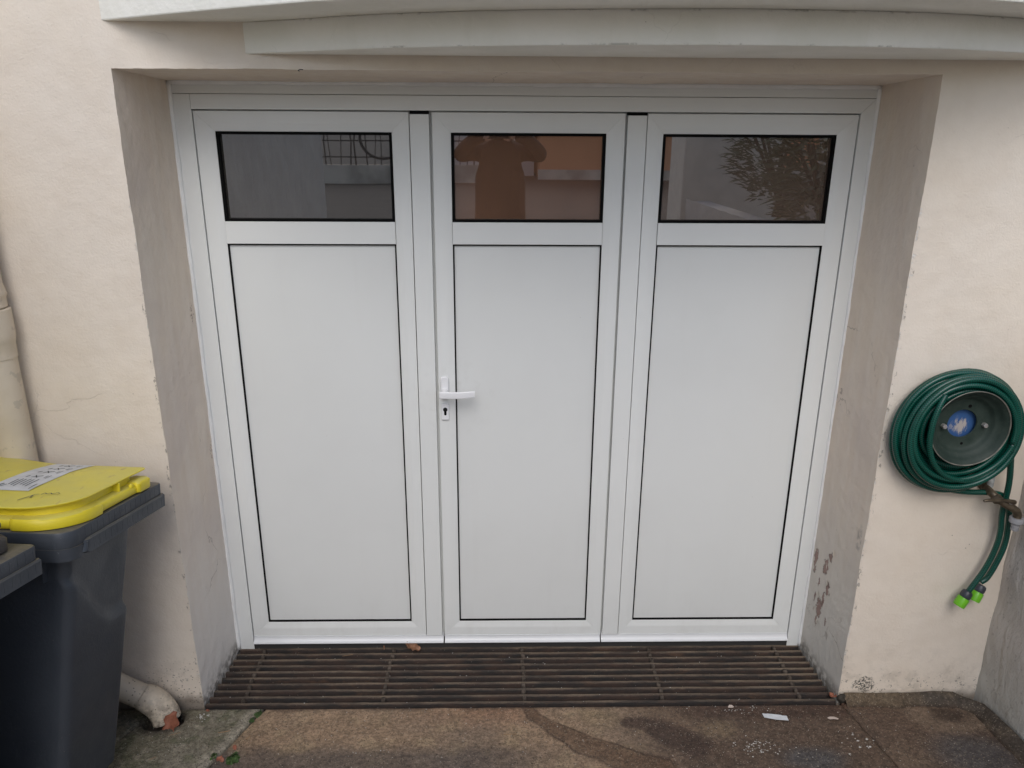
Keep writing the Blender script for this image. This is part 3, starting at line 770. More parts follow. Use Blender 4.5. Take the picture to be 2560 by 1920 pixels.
for i in range(secs + 1):
    t = i / secs; x = -.2965 + .1235 * t; zc = 1.0835 - .0022 * math.sin(math.pi * t); hh = .0132 - .0010 * t; yy = -.058 + .010 * t * t; th = .0055
    for k in range(12):
        a = 2 * math.pi * k / 12; ca, sa = math.cos(a), math.sin(a)
        e = .45; hv.append((x, yy + th * math.copysign(abs(ca) ** e, ca), zc + hh * math.copysign(abs(sa) ** e, sa)))
hf = [(i * 12 + k, i * 12 + (k + 1) % 12, (i + 1) * 12 + (k + 1) % 12, (i + 1) * 12 + k) for i in range(secs) for k in range(12)] + [tuple(range(12)), tuple(secs * 12 + k for k in range(12))[::-1]]
o = mesh('lever_handle', hv, hf, M['handle'], LC, False)
bm = bmesh.new(); bm.from_mesh(o.data); bmesh.ops.recalc_face_normals(bm, faces=bm.faces); bm.to_mesh(o.data); bm.free(); bevel(o, .0012, 2)
rbox('lock_plate', -.2935, -.2675, .9725, 1.0325, -.0085, 0.0, .0035, M['handle'], LC, .0015)
lathe('lock_cylinder', [(.0078, 0), (.0078, .002), (.0070, .0026)], (-.2805, -.0078, 1.012), (0, -1, 0), M['lock'], LC, 28)
rbox('keyhole', -.2848, -.2762, .990, 1.012, -.0095, -.0080, .0042, M['rubber'], LC, .0003)

# ------------------------------------------------------------------ drain grate
gr = thing('drain_grate', (0, -.15, 0), 'rusty iron bar grate across the doorway in front of the door', 'grate')
def bar(y, seed):
    nxs = 230; vs = []; w2 = .0056
    for i in range(nxs + 1):
        x0, x1 = -1.134 + .07 * (y + .3) * 0, 1.132
        f = (y - D) / -D; x0 = XL + (JL - XL) * f + .008; x1 = XR + (JR - XR) * f - .008
        x = x0 + (x1 - x0) * i / nxs; p = Vector((x, y, seed))
        b = .0014 * nz(p, 6) + .0009 * nz(p, 40); yy = y + .0012 * nz(p, 3, 4)
        prof = [(-w2 - .0055, -.038), (-w2 - .0050, -.021), (-w2 - .0008, -.0026), (-w2 * .7, -.0004), (w2 * .7, 0), (w2 + .0006, -.003), (w2 + .005, -.036)]
        for py, pz in prof: vs.append((x, yy + py + .0005 * nz(Vector((x, py * 50, seed)), 60), (pz + b) if pz > -.02 else pz))
    K = 7; fs = [(i * K + k, (i + 1) * K + k, (i + 1) * K + (k + 1) % K, i * K + (k + 1) % K) for i in range(nxs) for k in range(K)]
    fs += [tuple(range(K)), tuple(nxs * K + k for k in range(K))[::-1]]
    o = mesh('bar', vs, fs, M['grate'], gr, False)
    bm = bmesh.new(); bm.from_mesh(o.data); bmesh.ops.recalc_face_normals(bm, faces=bm.faces); bm.to_mesh(o.data); bm.free()
    return o
NB = 10
by = [-.002 - .0342 * k for k in range(NB)]
for k, y in enumerate(by): bar(y - .003, k * 3.1)
sp_me = None
for cx in (-1.012, -.508, .004, .508, 1.010):
    for k in range(NB - 1):
        y = (by[k] + by[k + 1]) / 2 - .003
        if sp_me is None:
            bm = bmesh.new(); bmesh.ops.create_uvsphere(bm, u_segments=10, v_segments=6, radius=1)
            for v in bm.verts:
                c = v.co; c.x = math.copysign(abs(c.x) ** .6, c.x) * 0.0080; c.y = math.copysign(abs(c.y) ** .7, c.y) * .0118; c.z = math.copysign(abs(c.z) ** .7, c.z) * .008
            sp_me = bpy.data.meshes.new('spacer'); bm.to_mesh(sp_me); bm.free(); sp_me.materials.append(M['spacer'])
        o = bpy.data.objects.new('spacer', sp_me); COL.objects.link(o); o.parent = gr; o.matrix_parent_inverse = gr.matrix_world.inverted()
        o.location = (cx + random.uniform(-.003, .003), y + .003, -.0045 + random.uniform(-.001, .001)); o.rotation_euler = (0, 0, random.uniform(-.1, .1)); o.scale = [random.uniform(.85, 1.1) for _ in range(3)]
# caked dirt between the bars
vs = []; fs = []; cols = []
nxx, nyy = 330, 44
for j in range(nyy + 1):
    for i in range(nxx + 1):
        x = -1.13 + 2.26 * i / nxx; y = .02 - .365 * j / nyy
        d = -.040 + .016 * fbm((x, y * 1.5, 3), 5, 4) + .004 * nz((x, y, 1), 60)
        vs.append((x, y, min(d, -.012)))
fs = [(j * (nxx + 1) + i, (j + 1) * (nxx + 1) + i, (j + 1) * (nxx + 1) + i + 1, j * (nxx + 1) + i + 1) for j in range(nyy) for i in range(nxx)]
tag(mesh('caked_dirt', vs, fs, M['void'], gr, True), kind='stuff')

# ------------------------------------------------------------------ wheelie bins
BA = Vector((-1.131, -.406, .920)); Bv = Vector((-.0784, -.9845, .1567)).normalized(); Bu = Vector((-.9968, .0794, 0.)).normalized(); Bn = Vector((.0124, .1562, .9876)).normalized()
BM = Matrix((Bu, Bv, Bn)).transposed()
def rrect(u0, u1, v0, v1, radii, k=8):
    """rounded rectangle in (u,v); radii for corners (u0,v0),(u0,v1),(u1,v1),(u1,v0)"""
    out = []
    for (cu, cv, su, sv), r in zip(((u0, v0, 1, 1), (u0, v1, 1, -1), (u1, v1, -1, -1), (u1, v0, -1, 1)), radii):
        a0 = {(1, 1): 270, (1, -1): 180, (-1, -1): 90, (-1, 1): 0}[(su, sv)]
        for i in range(k + 1):
            a = R(a0 - 90 * i / k)
            out.append((cu + su * r + r * math.cos(a), cv + sv * r + r * math.sin(a)))
    return out
def order_ok(): pass
def loft(name, rings, mat, parent, xf, cap0=True, cap1=True, smooth=True, ang=35):
    n = len(rings[0]); vs = [xf @ Vector(p) for r in rings for p in r]
    fs = [(j * n + i, j * n + (i + 1) % n, (j + 1) * n + (i + 1) % n, (j + 1) * n + i) for j in range(len(rings) - 1) for i in range(n)]
    if cap0: fs.append(tuple(range(n))[::-1])
    if cap1: fs.append(tuple((len(rings) - 1) * n + i for i in range(n)))
    o = mesh(name, vs, fs, mat, parent)
    bm = bmesh.new(); bm.from_mesh(o.data); bmesh.ops.recalc_face_normals(bm, faces=bm.faces); bm.to_mesh(o.data); bm.free()
    if smooth:
        o.data.polygons.foreach_set('use_smooth', [True] * len(o.data.polygons))
        try: o.data.set_sharp_from_angle(angle=R(ang))
        except Exception: pass
    return o
def at_h(P, h): return [(u, v, h) for u, v in P]
def make_bin(org, yellow, label):
    t = thing('wheelie_bin', org + BM @ Vector((.27, .23, -.90)), label, 'bin', 'wheelie bins by the downpipe')
    xf = Matrix.Translation(org) @ BM.to_4x4()
    # body
    rings = []
    for i in range(67):
        f = i / 66; h = -.055 - .80 * f
        u0 = .042 + .105 * f; v0 = .090 + .025 * f; u1 = .50 - .05 * f; v1 = .408 - .022 * f
        P = rrect(u0, u1, v0, v1, [.030] * 4, 8)
        # subdivide front side for the recessed panel
        Q = []
        for k in range(len(P)):
            a, b = P[k], P[(k + 1) % len(P)]; Q.append(a)
            if abs(a[0] - b[0]) < .002 and a[0] < .2 and abs(a[1] - b[1]) > .1:
                for s in range(1, 20): Q.append((a[0] + (b[0] - a[0]) * s / 20, a[1] + (b[1] - a[1]) * s / 20))
        Q = [(u - (.016 * sm(0, -.030, h - (-.335 + .19 * sm(.13, .40, v) ** 1.6)) if u < u0 + .03 else 0), v) for u, v in Q]
        rings.append(at_h(Q, h))
    body = loft('body', rings, M['bin'], t, xf, True, True, True, 60)
    # rim: top collar and stepped comb with ribs
    loft('rim', [at_h(rrect(.0, .52, .0, .460, [.016, .045, .045, .016]), -.004), at_h(rrect(-.0, .52, .0, .460, [.016, .045, .045, .016]), -.034),
                 at_h(rrect(.004, .516, .004, .456, [.016, .045, .045, .016]), -.052), at_h(rrect(.03, .49, .03, .43, [.02, .03, .03, .02]), -.058)][::-1]
         + [at_h(rrect(.0015, .5185, .0015, .4585, [.016, .044, .044, .016]), -.0012), at_h(rrect(.005, .515, .005, .455, [.014, .04, .04, .014]), 0.)], M['bin'], t, xf, True, True, True, 40)
    loft('comb', [at_h(rrect(-.003, .06, -.001, .395, [.006, .02, .004, .004]), -.036), at_h(rrect(-.007, .06, -.002, .40, [.006, .02, .004, .004]), -.040),
                  at_h(rrect(-.007, .06, -.002, .41, [.006, .02, .004, .004]), -.068), at_h(rrect(-.008, .055, .0, .40, [.006, .02, .004, .004]), -.074)], M['bin'], t, xf, True, True, True, 40)
    loft('skirt', [at_h(rrect(.0, .5, .37, .4590, [.005, .045, .04, .005]), -.045), at_h(rrect(.002, .5, .37, .4560, [.005, .045, .04, .005]), -.079), at_h(rrect(.02, .48, .38, .44, [.005, .03, .03, .005]), -.084)], M['bin'], t, xf, True, True, True, 40)
    rib = None
    for k in range(15):
        v = .018 + .0265 * k
        rb = box('rib', (-.0005, v, -.033), (.003, v + .0016, -.005), M['bin'], t, .0003, xf)
        rb = box('rib', (-.0074, v + .004, -.067), (-.004, v + .0056, -.043), M['bin'], t, .0003, xf)
    box('gusset', (.10, .404, -.15), (.104, .424, -.058), M['bin'], t, 0, xf)
    # wheels at the back
    for v in (.02, .40):
        lathe('wheel', [(.06, 0), (.098, .004), (.1, .012), (.1, .034), (.094, .042), (.06, .044)], xf @ Vector((.46, v, -.82)), Bv, M['rubber'], t, 32)
    if yellow:
        ym = M['yellow']; ra = [.045, .115, .06, .05]
        base = rrect(.006, .50, .058, .452, ra, 12)
        def dense(P):
            Q = []
            for k in range(len(P)):
                a, b = P[k], P[(k + 1) % len(P)]; L = math.hypot(b[0] - a[0], b[1] - a[1]); m_ = max(1, int(L / .02))
                Q += [(a[0] + (b[0] - a[0]) * s / m_, a[1] + (b[1] - a[1]) * s / m_) for s in range(m_)]
            return Q
        def inset(P, d, d_far=None):
            cu = .253; cv = .255; return [(cu + (u - cu) * (1 - d / .247), cv + (v - cv) * (1 - d / .197)) for u, v in P]
        lid = loft('lid', [at_h(inset(base, .004), .004), at_h(base, .009), at_h(base, .020), at_h(inset(base, .003), .027), at_h(inset(base, .009), .0305), at_h(inset(base, .028), .032), at_h(inset(base, .030), .054)], ym, t, xf, True, True, True, 50)
        pl = dense(rrect(.018, .50, .052, .448, [.012, .13, .05, .03], 12))
        def dome(P, s):
            cu, cv = .26, .25
            out = []
            for u, v in P:
                uu = cu + (u - cu) * s; vv = cv + (v - cv) * s
                out.append((uu, vv, .0605 + .016 * (1 - s ** 2) + .020 * sm(.25, .5, uu)))
            return out
        rings = [[(u, v, .0545 + .020 * sm(.25, .5, u)) for u, v, h in dome(pl, .93)], [(u, v, h - .0045) for u, v, h in dome(pl, 1.)], [(u, v, h - .0015) for u, v, h in dome(pl, 1.004)]] + [dome(pl, s) for s in (.995, .97, .94, .9, .85, .78, .7, .6, .5, .4, .3, .2, .12, .03)]
        loft('lid_plate', rings, ym, lid, xf, True, True, True, 50)
        # raised lip pieces on the band
        loft('lid_corner', [at_h(inset(rrect(.001, .16, .300, .458, [.012, .12, .02, .01], 12), 0), .003), at_h(rrect(.000, .16, .300, .459, [.012, .12, .02, .01], 12), .008), at_h(rrect(.000, .16, .300, .459, [.012, .12, .02, .01], 12), .024), at_h(rrect(.006, .16, .306, .453, [.012, .115, .02, .01], 12), .0315)], ym, lid, xf, True, True, True, 50)
        loft('lid_corner', [at_h(rrect(-.002, .05, .062, .130, [.018, .010, .01, .01]), .006), at_h(rrect(-.004, .05, .060, .132, [.02, .010, .01, .01]), .010), at_h(rrect(-.004, .05, .060, .132, [.02, .010, .01, .01]), .032), at_h(rrect(.002, .05, .066, .126, [.018, .01, .01, .01]), .038)], ym, lid, xf, True, True, True, 50)
        box('lid_web', (.014, .198, .030), (.05, .203, .055), ym, lid, .001, xf)
        lathe('lid_stud', [(.006, 0), (.006, .006), (.004, .010)], xf @ Vector((.012, .150, .028)), Bn, ym, lid, 16)
        # sticker following the dome
        def topz(u, v):
            cu, cv = .26, .25
            s = min(1, max(abs(u - cu) / .242, abs(v - cv) / .198)); s = max(.12, s)
            return .0605 + .016 * (1 - s ** 2) + .020 * sm(.25, .5, u)
        def decal(nm, u0, u1, v0, v1, off, mat, nu=10, nv=24, shear=0.):
            vs = []
            for j in range(nv + 1):
                for i in range(nu + 1):
                    v = v0 + (v1 - v0) * j / nv; u = u0 + (u1 - u0) * i / nu + shear * (v - v0)
                    vs.append(xf @ Vector((u, v, topz(u, v) + off)))
            fs = [(j * (nu + 1) + i, (j + 1) * (nu + 1) + i, (j + 1) * (nu + 1) + i + 1, j * (nu + 1) + i + 1) for j in range(nv) for i in range(nu)]
            o = mesh(nm, vs, fs, mat, lid, True); return o
        decal('sticker', .172, .290, .058, .352, .0014, M['sticker'])
        rs = random.Random(3)
        bm = bmesh.new()
        def stroke(a, b, wd):
            a = Vector(a); b = Vector(b); d = (b - a); L = d.length; d.normalize(); p = Vector((-d.y, d.x)) * wd / 2; k = 4; prev = None
            for i in range(k + 1):
                q = a + d * L * i / k
                c0 = bm.verts.new(xf @ Vector((q.x + p.x, q.y + p.y, topz(q.x, q.y) + .0022))); c1 = bm.verts.new(xf @ Vector((q.x - p.x, q.y - p.y, topz(q.x, q.y) + .0022)))
                if prev: bm.faces.new((prev[0], c0, c1, prev[1]))
                prev = (c0, c1)
        for k in range(6): stroke((.205 + .011 * k, .262 + .004 * (k % 2)), (.203 + .011 * k, .322 - .006 * (k % 3)), .003)
        for v0 in (.080, .128, .172, .222):
            stroke((.196, v0), (.196, v0 + .030), .0018); stroke((.203, v0 + .004), (.203, v0 + .024), .0018)
            stroke((.216, v0 + .006), (.240, v0 + .022), .0035); stroke((.238, v0 + .004), (.222, v0 + .026), .003); stroke((.252, v0 + .008), (.256, v0 + .022), .004)
        stroke((.182, .338), (.184, .300), .0022); stroke((.272, .305), (.284, .335), .005); stroke((.262, .31), (.27, .33), .003)
        frombm('printing', bm, M['ink'], lid)
        # marker scrawl on the lid
        bm = bmesh.new()
        for P in ([(.150, .395), (.138, .375), (.128, .372)], [(.138, .395), (.140, .378)], [(.122, .374), (.118, .362), (.112, .368), (.106, .358), (.100, .364), (.092, .350), (.085, .354)], [(.160, .412), (.148, .392)]):
            for a, b in zip(P, P[1:]): stroke(a, b, .0028)
        frombm('marker_scrawl', bm, M['ink'], lid)
    else:
        dm = M['dusty']
        base = rrect(.034, .50, .034, .43, [.03, .05, .05, .05], 10)
        lid = loft('lid', [at_h(base, .003), at_h(base, .030), at_h([(u * .98 + .005, v * .98 + .0046) for u, v in base], .036), at_h([(u * .9 + .03, v * .9 + .023) for u, v in base], .040)], dm, t, xf, True, True, True, 45)
        P = rrect(.048, .50, .018, .42, [.05, .08, .05, .05], 10)
        loft('lid_plate', [at_h(P, .056), at_h(P, .062), at_h([(u * .9 + .027, v * .9 + .023) for u, v in P], .070)], dm, lid, xf, True, True, True, 45)
    return t
make_bin(BA, True, 'slate grey wheelie bin with a yellow lid and white sticker')
make_bin(BA + BM @ Vector((.030, .528, 0.)), False, 'slate grey wheelie bin with a dark lid, nearer and cut off by the left edge')

# ------------------------------------------------------------------ downpipe
dp = thing('downpipe', (-1.577, -.37, 0), 'cream painted downpipe on the wall behind the bins', 'downpipe')
PC = Vector((-1.577, -.372, 0))
lathe('upper_pipe', [(.050, 1.60), (.050, 2.9)], PC, (0, 0, 1), M['pipe'], dp, 40)
lathe('pipe_socket', [(.050, 1.46), (.0535, 1.462), (.0535, 1.478), (.0545, 1.49), (.058, 1.497), (.056, 1.507), (.0515, 1.53), (.0515, 1.598), (.050, 1.600)][0:], PC, (0, 0, 1), M['pipe'], dp, 40)
lathe('pipe_socket', [(.050, 1.310), (.0545, 1.311), (.0545, 1.352), (.0560, 1.356), (.0590, 1.372), (.0600, 1.384), (.0600, 1.455), (.058, 1.4575), (.050, 1.4575)], PC, (0, 0, 1), M['pipe'], dp, 40)
lathe('lower_pipe', [(.0515, .42), (.0515, 1.31)], PC, (0, 0, 1), M['pipe'], dp, 40)
run = catmull([(-1.577, -.372, .46), (-1.575, -.372, .40), (-1.555, -.374, .31), (-1.50, -.376, .225), (-1.42, -.378, .152), (-1.34, -.376, .100), (-1.305, -.376, .083)], 8)
tube('offset_pipe', run, .041, M['pipe'], dp, 40, False)
run = catmull([(-1.322, -.376, .091), (-1.295, -.378, .077), (-1.272, -.381, .058), (-1.252, -.386, .028), (-1.243, -.392, .004)], 6)
tube('elbow', run, .047, M['pipe'], dp, 40, False, [.0440 + .0035 * sm(0, 6, i) for i in range(len(run))])
# rough grey stone pier seen past the pipe, and the long side wall behind the bins
sw = thing('side_wall', (-1.80, -2.4, 0), 'rough grey boundary wall running from the house beside the bins', 'wall')
vs, fs = grid_mesh(lambda s, t: (-1.665, D - .0 + (-4.25) * s, gz(D - 4.25 * s) - .05 + 2.02 * t), 170, 80, lambda p: noise.noise_vector(p * 9) * .006 + noise.noise_vector(p * 40) * .003)
mesh('wall_face', vs, fs, M['side'], sw, True)
box('wall_core', (-1.90, -4.56, -.05), (-1.675, D - .02, 2.28), M['side'], sw)
def coping(x0, x1, zf, nm, par):
    for k in range(7):
        y1 = D - .02 - k * .61; y0 = y1 - .604
        z = zf(y1 - .3); box(nm, (x0, y0, z), (x1, y1, z + .05), M['side'], par, .006)
# right hand side wall
rw = thing('side_wall', (1.75, -2.4, 0), 'grey roughly rendered low side wall at the right edge', 'wall')
vs, fs = grid_mesh(lambda s, t: (1.634 + .012 * (1 - t), D + .01 - 4.2 * s, gz(D - 4.2 * s) * (1 - t) - .06 + 1.46 * t), 260, 90, lambda p: noise.noise_vector(p * 7) * .006 + noise.noise_vector(p * 30) * .0028 + noise.noise_vector(p * 80) * .001, True)
mesh('wall_face', vs, fs, M['side'], rw, True)
box('wall_core', (1.652, -4.5, -.05), (1.84, D - .0, 1.38), M['side'], rw)
# ------------------------------------------------------------------ hose reel
hr = thing('hose_reel', (1.356, D, 1.098), 'old green steel wheel rim bolted to the wall as hose hanger', 'hose hanger')
RC = Vector((1.352, 0, 1.100))
# distances along -Y measured from the wall face
P = [(.045, .062), (.0465, .0655), (.055, .0655), (.078, .066), (.086, .070), (.090, .078), (.096, .084), (.100, .086), (.106, .096), (.113, .106), (.1175, .109), (.1205, .112)]
Q = [(.1190, .1095), (.114, .103), (.108, .092), (.102, .082), (.100, .020), (.104, .006), (.098, .006), (.094, .02), (.094, .06), (.045, .062)]
lathe('rim_dish', P + Q, RC + Vector((0, D, 0)), (0, -1, 0), M['rim'], hr, 72, False)
ro = lathe('rim_lip', [(.1195, .1090), (.1218, .1110), (.1225, .1130), (.1212, .1140), (.1195, .1130), (.1190, .1100)], RC + Vector((0, D, 0)), (0, -1, 0), M['rim_edge'], hr, 72, False)
for x, z in ((1.292, 1.094), (1.420, 1.097)):
    lathe('bolt', [(.0075, .0), (.0075, .014), (.0060, .0155)], (x, D - .0650, z), (0, -1, 0), M['zinc'], hr, 6)
for x, z, r in ((1.366, 1.158, .0055), (1.362, 1.034, .0045), (1.306, 1.030, .0050)):
    lathe('bolt_hole', [(r, .0), (r, .0008)], (x, D - .0655, z), (0, -1, 0), M['rubber'], hr, 18)  # flat black discs give the darkness of open holes
pp = lathe('added_paint_disc', [(.088, .030), (.088, .048), (.001, .048)], (1.352, D, 1.100), (0, -1, 0), M['blue'], hr, 40, False)  # added disc: blue wall paint brought forward to catch light through the hub

# ------------------------------------------------------------------ garden hose
gh = thing('garden_hose', (1.354, D, .86), 'long green braided garden hose coiled on the wheel rim, with two lime green couplings', 'garden hose')
HR = .0092
rg = random.Random(11)
turns = [(.112, -.345), (.132, -.343), (.151, -.343), (.170, -.344), (.188, -.345), (.200, -.349), (.196, -.368), (.178, -.365), (.159, -.364), (.140, -.364), (.121, -.365),
         (.128, -.386), (.147, -.387), (.166, -.386), (.184, -.384), (.176, -.403), (.157, -.404)]
pts = []
SEG = 72
phs = [(rg.uniform(0, 6.28), rg.uniform(.003, .0085), rg.uniform(-.008, .006), rg.uniform(-.006, .004)) for _ in range(len(turns) + 1)]
def cpos(i, a):
    f = a / (2 * math.pi); r0, y0 = turns[i]; r1, y1 = turns[min(i + 1, len(turns) - 1)]
    k = sm(.55, 1., f) if abs(r1 - r0) > .03 or True else f
    r = r0 * (1 - k) + r1 * k; y = y0 * (1 - k) + y1 * k
    p0 = phs[i]; p1 = phs[i + 1]
    am = p0[1] * (1 - k) + p1[1] * k; ph = p0[0]; dx = p0[2] * (1 - k) + p1[2] * k; dz = p0[3] * (1 - k) + p1[3] * k
    env = math.sin(math.pi * min(1, f)) ** 2
    rr = r + (am * math.sin(2 * a + ph)) * env
    sag = (r - .10) / .10
    return Vector((1.353 + dx * env + rr * math.cos(-a - 1.1), y, 1.098 - .036 * sag + dz * env + rr * math.sin(-a - 1.1)))
for i in range(len(turns)):
    for k in range(SEG): pts.append(cpos(i, 2 * math.pi * k / SEG))
# tail from the last turn down behind the tap to coupling A; head from the first turn to coupling B
tailA = [(1.546, -.375, .90), (1.556, -.362, .786), (1.566, -.360, .706), (1.561, -.360, .642), (1.541, -.360, .566), (1.500, -.361, .478)]
last = [p for p in pts[-SEG:]]
# leave the coil at the right hand side of the last turn
best = max(range(len(last)), key=lambda k: last[k].x - .6 * abs(last[k].z - 1.04))
pts = pts[:-SEG + best + 1]
full = pts[:]
head = catmull([(1.548, -.347, .462 + .048), (1.568, -.347, .53), (1.588, -.347, .590), (1.600, -.347, .652), (1.597, -.348, .72), (1.584, -.350, .79), (1.556, -.352, .836), (1.503, -.352, .849), (1.431, -.350, .851), (1.36, -.348, .862), (1.27, -.350, .897), (1.205, -.356, .955), (1.166, -.362, 1.03), (1.170, -.364, 1.12), (1.215, -.364, 1.20), (1.29, -.362, 1.25), (1.37, -.360, 1.258), (1.45, -.358, 1.235), (1.51, -.356, 1.18), (1.532, -.352, 1.10), (1.52, -.350, 1.02), (1.46, -.348, .96)], 12)
tA = catmull([full[-6]] + [full[-1]] + tailA, 12)
ho = tube('hose', full, HR, M['hose'], gh, 12)
tube('hose_end', tA[12:], HR, M['hose'], gh, 12)
tube('hose_end', head, HR, M['hose'], gh, 12)
def coupling(p, d):
    d = Vector(d).normalized(); p = Vector(p)
    c = lathe('coupling', [(.014, .018), (.0185, .020), (.0195, .024), (.0195, .048), (.0185, .053), (.0150, .053), (.0145, .035), (.002, .034)], p, d, M['coupling_g'], gh, 32)
    lathe('collar', [(.010, -.008), (.0155, -.005), (.0180, .002), (.0180, .014), (.0150, .021), (.010, .022)], p, d, M['coupling_d'], c, 24)
    lathe('coupling_bore', [(.0142, .0345), (.0142, .0355)], p, d, M['rubber'], c, 24)
coupling((1.500, -.361, .478), (-.50, -.12, -.92)); coupling((1.552, -.347, .492), (-.46, -.22, -.92))
# a strand lying across the left side of the rim
cs = catmull([(1.262, -.412, 1.205), (1.243, -.421, 1.165), (1.232, -.424, 1.11), (1.236, -.422, 1.045), (1.262, -.416, .985), (1.310, -.410, .938), (1.375, -.404, .918), (1.435, -.398, .925), (1.49, -.392, .965), (1.517, -.386, 1.02)], 10)
tube('hose_strand', cs, HR, M['hose'], gh, 12)
# ------------------------------------------------------------------ tap
tp = thing('garden_tap', (1.52, D, .85), 'tarnished brass tap with grey hose adaptor below the coil', 'tap')
lathe('supply_pipe', [(.0105, .0), (.0105, .15)], (1.512, -.338, .865), (0, 0, 1), M['pale_pipe'], tp, 20)
lathe('wall_flange', [(.019, 0), (.019, .006), (.013, .012), (.013, .022)], (1.505, D, .862), (0, -1, 0), M['brass'], tp, 24)
tube('tap_body', catmull([(1.500, -.330, .862), (1.505, -.372, .852), (1.530, -.388, .832), (1.556, -.394, .818), (1.574, -.396, .806), (1.582, -.396, .790), (1.583, -.396, .776)], 6), .0125, M['brass'], tp, 18, False, None)
lathe('tap_bonnet', [(.016, 0), (.0175, .004), (.0175, .020), (.013, .024), (.010, .032)], (1.521, -.378, .838), (-.55, -.45, .25), M['brass'], tp, 6)
lathe('spindle_nut', [(.0085, 0), (.0085, .018)], (1.548, -.392, .822), (.1, -.2, 1), M['zinc'], tp, 6)
tube('tap_lever', catmull([(1.560, -.400, .838), (1.535, -.405, .846), (1.505, -.410, .850), (1.468, -.414, .853), (1.448, -.415, .851)], 6), .005, M['brass'], tp, 10, False, [.008, .008, .0075, .007, .0065, .006, .006, .0055, .0055, .0055, .006, .006, .0065, .0065, .0065, .0065, .006, .006, .0055, .0055, .005, .005, .0045, .0045, .003][:25])
lathe('hose_adaptor', [(.0205, .0), (.0215, .002), (.0215, .016), (.0195, .018), (.0125, .020), (.0125, .032), (.0105, .033), (.0105, .036), (.0125, .037), (.0115, .045)], (1.583, -.396, .782), (0, 0, -1), M['adaptor'], tp, 28)

# ------------------------------------------------------------------ small things on the ground
def gnd(x, y): return gz(y) + .002
def leaf_mesh(c, L, W, yaw, tilt, curl, mat, name, label, cat, group=None, lobes=0, seed=0):
    rr = random.Random(seed); vs = []; nu, nv = 6, 12
    for j in range(nv + 1):
        t = j / nv; wv = W * (math.sin(math.pi * (t * .92 + .04)) ** .7) * (1 + (.28 * math.sin(t * math.pi * 2 * lobes) if lobes else 0)) / 2
        for i in range(nu + 1):
            s = i / nu * 2 - 1
            vs.append(Vector((s * wv, (t - .5) * L, curl * (s * s) + .35 * curl * math.sin(t * 5 + seed) + rr.uniform(-.0007, .0007))))
    rot = Matrix.Rotation(yaw, 3, 'Z') @ Matrix.Rotation(tilt, 3, 'X')
    mn = min((rot @ v).z for v in vs)
    vs = [rot @ v - Vector((0, 0, mn)) for v in vs]
    fs = [(j * (nu + 1) + i, j * (nu + 1) + i + 1, (j + 1) * (nu + 1) + i + 1, (j + 1) * (nu + 1) + i) for j in range(nv) for i in range(nu)]
    me = bpy.data.meshes.new(name); me.from_pydata([tuple(v) for v in vs], [], fs); o = link(name, me, mat, None, True); o.location = c
    sd_ = o.modifiers.new('thickness', 'SOLIDIFY'); sd_.thickness = .0005
    return tag(o, label, cat, group)
leaf_mesh((-.432, -.022, .001), .060, .040, R(80), R(30), .012, M['dry_leaf'], 'dry_leaf', 'large curled brown leaf on the grate against the door bottom', 'leaf', None, 3, 1)
leaf_mesh((-.545, -.008, .001), .020, .004, R(10), R(30), .003, M['dry_leaf'], 'leaf_scrap', 'thin orange scrap of leaf on the rear bar of the grate', 'leaf scrap', None, 0, 2)
leaf_mesh((1.126, -.305, .002), .030, .024, R(-50), R(-25), .008, M['terracotta'], 'dry_leaf', 'small reddish leaf at the right front corner of the grate', 'leaf', None, 2, 3)
leaf_mesh((-1.204, -.440, .000), .078, .060, R(-25), R(48), .008, M['terracotta'], 'dry_leaf', 'orange red leaf wedged in the hole under the pipe elbow', 'leaf', None, 2, 4)
leaf_mesh((-.955, -.552, gnd(0, -.552)), .016, .012, R(30), R(25), .004, M['terracotta'], 'leaf_scrap', 'small orange leaf scrap beside the slab joint', 'leaf scrap', None, 0, 5)
leaf_mesh((-.982, -.612, gnd(0, -.612)), .026, .020, R(70), R(15), .006, M['terracotta'], 'leaf_scrap', 'rust red leaf scrap between the two weeds', 'leaf scrap', None, 2, 6)
leaf_mesh((-1.118, -.352, gnd(0, -.352)), .012, .010, R(70), R(10), .003, M['terracotta'], 'leaf_scrap', 'tiny orange leaf scrap at the left front corner of the grate', 'leaf scrap', None, 0, 8)
def twig(a, b, r, label):
    o = tube('twig', catmull([a, ((a[0] + b[0]) / 2 + .002, (a[1] + b[1]) / 2 - .001, (a[2] + b[2]) / 2 + .001), b], 4), r, M['twig'], None, 6, False); return tag(o, label, 'twig', 'bits of straw and twig on the concrete')
def gp(x, y, h=.003): return (x, y, gz(y) + h)
twig(gp(-1.038, -.473), gp(-1.000, -.462), .0016, 'orange twig on the mossy slab near its right edge')
twig(gp(-1.200, -.485), gp(-1.165, -.468), .0010, 'pale straw on the mossy slab in front of the pipe elbow')
twig(gp(-1.210, -.602), gp(-1.195, -.588), .0010, 'short pale straw at the bottom edge of the mossy slab')
twig(gp(-.935, -.508), gp(-.925, -.488), .0012, 'short twig just right of the slab joint')
twig(gp(-.075, -.494), gp(-.030, -.492), .0010, 'thin straw on the brown concrete in the middle')
twig(gp(-.70, -.06 + .0, .006), gp(-.66, -.055, .010), .0008, 'thin pale straw lying on the left part of the grate')
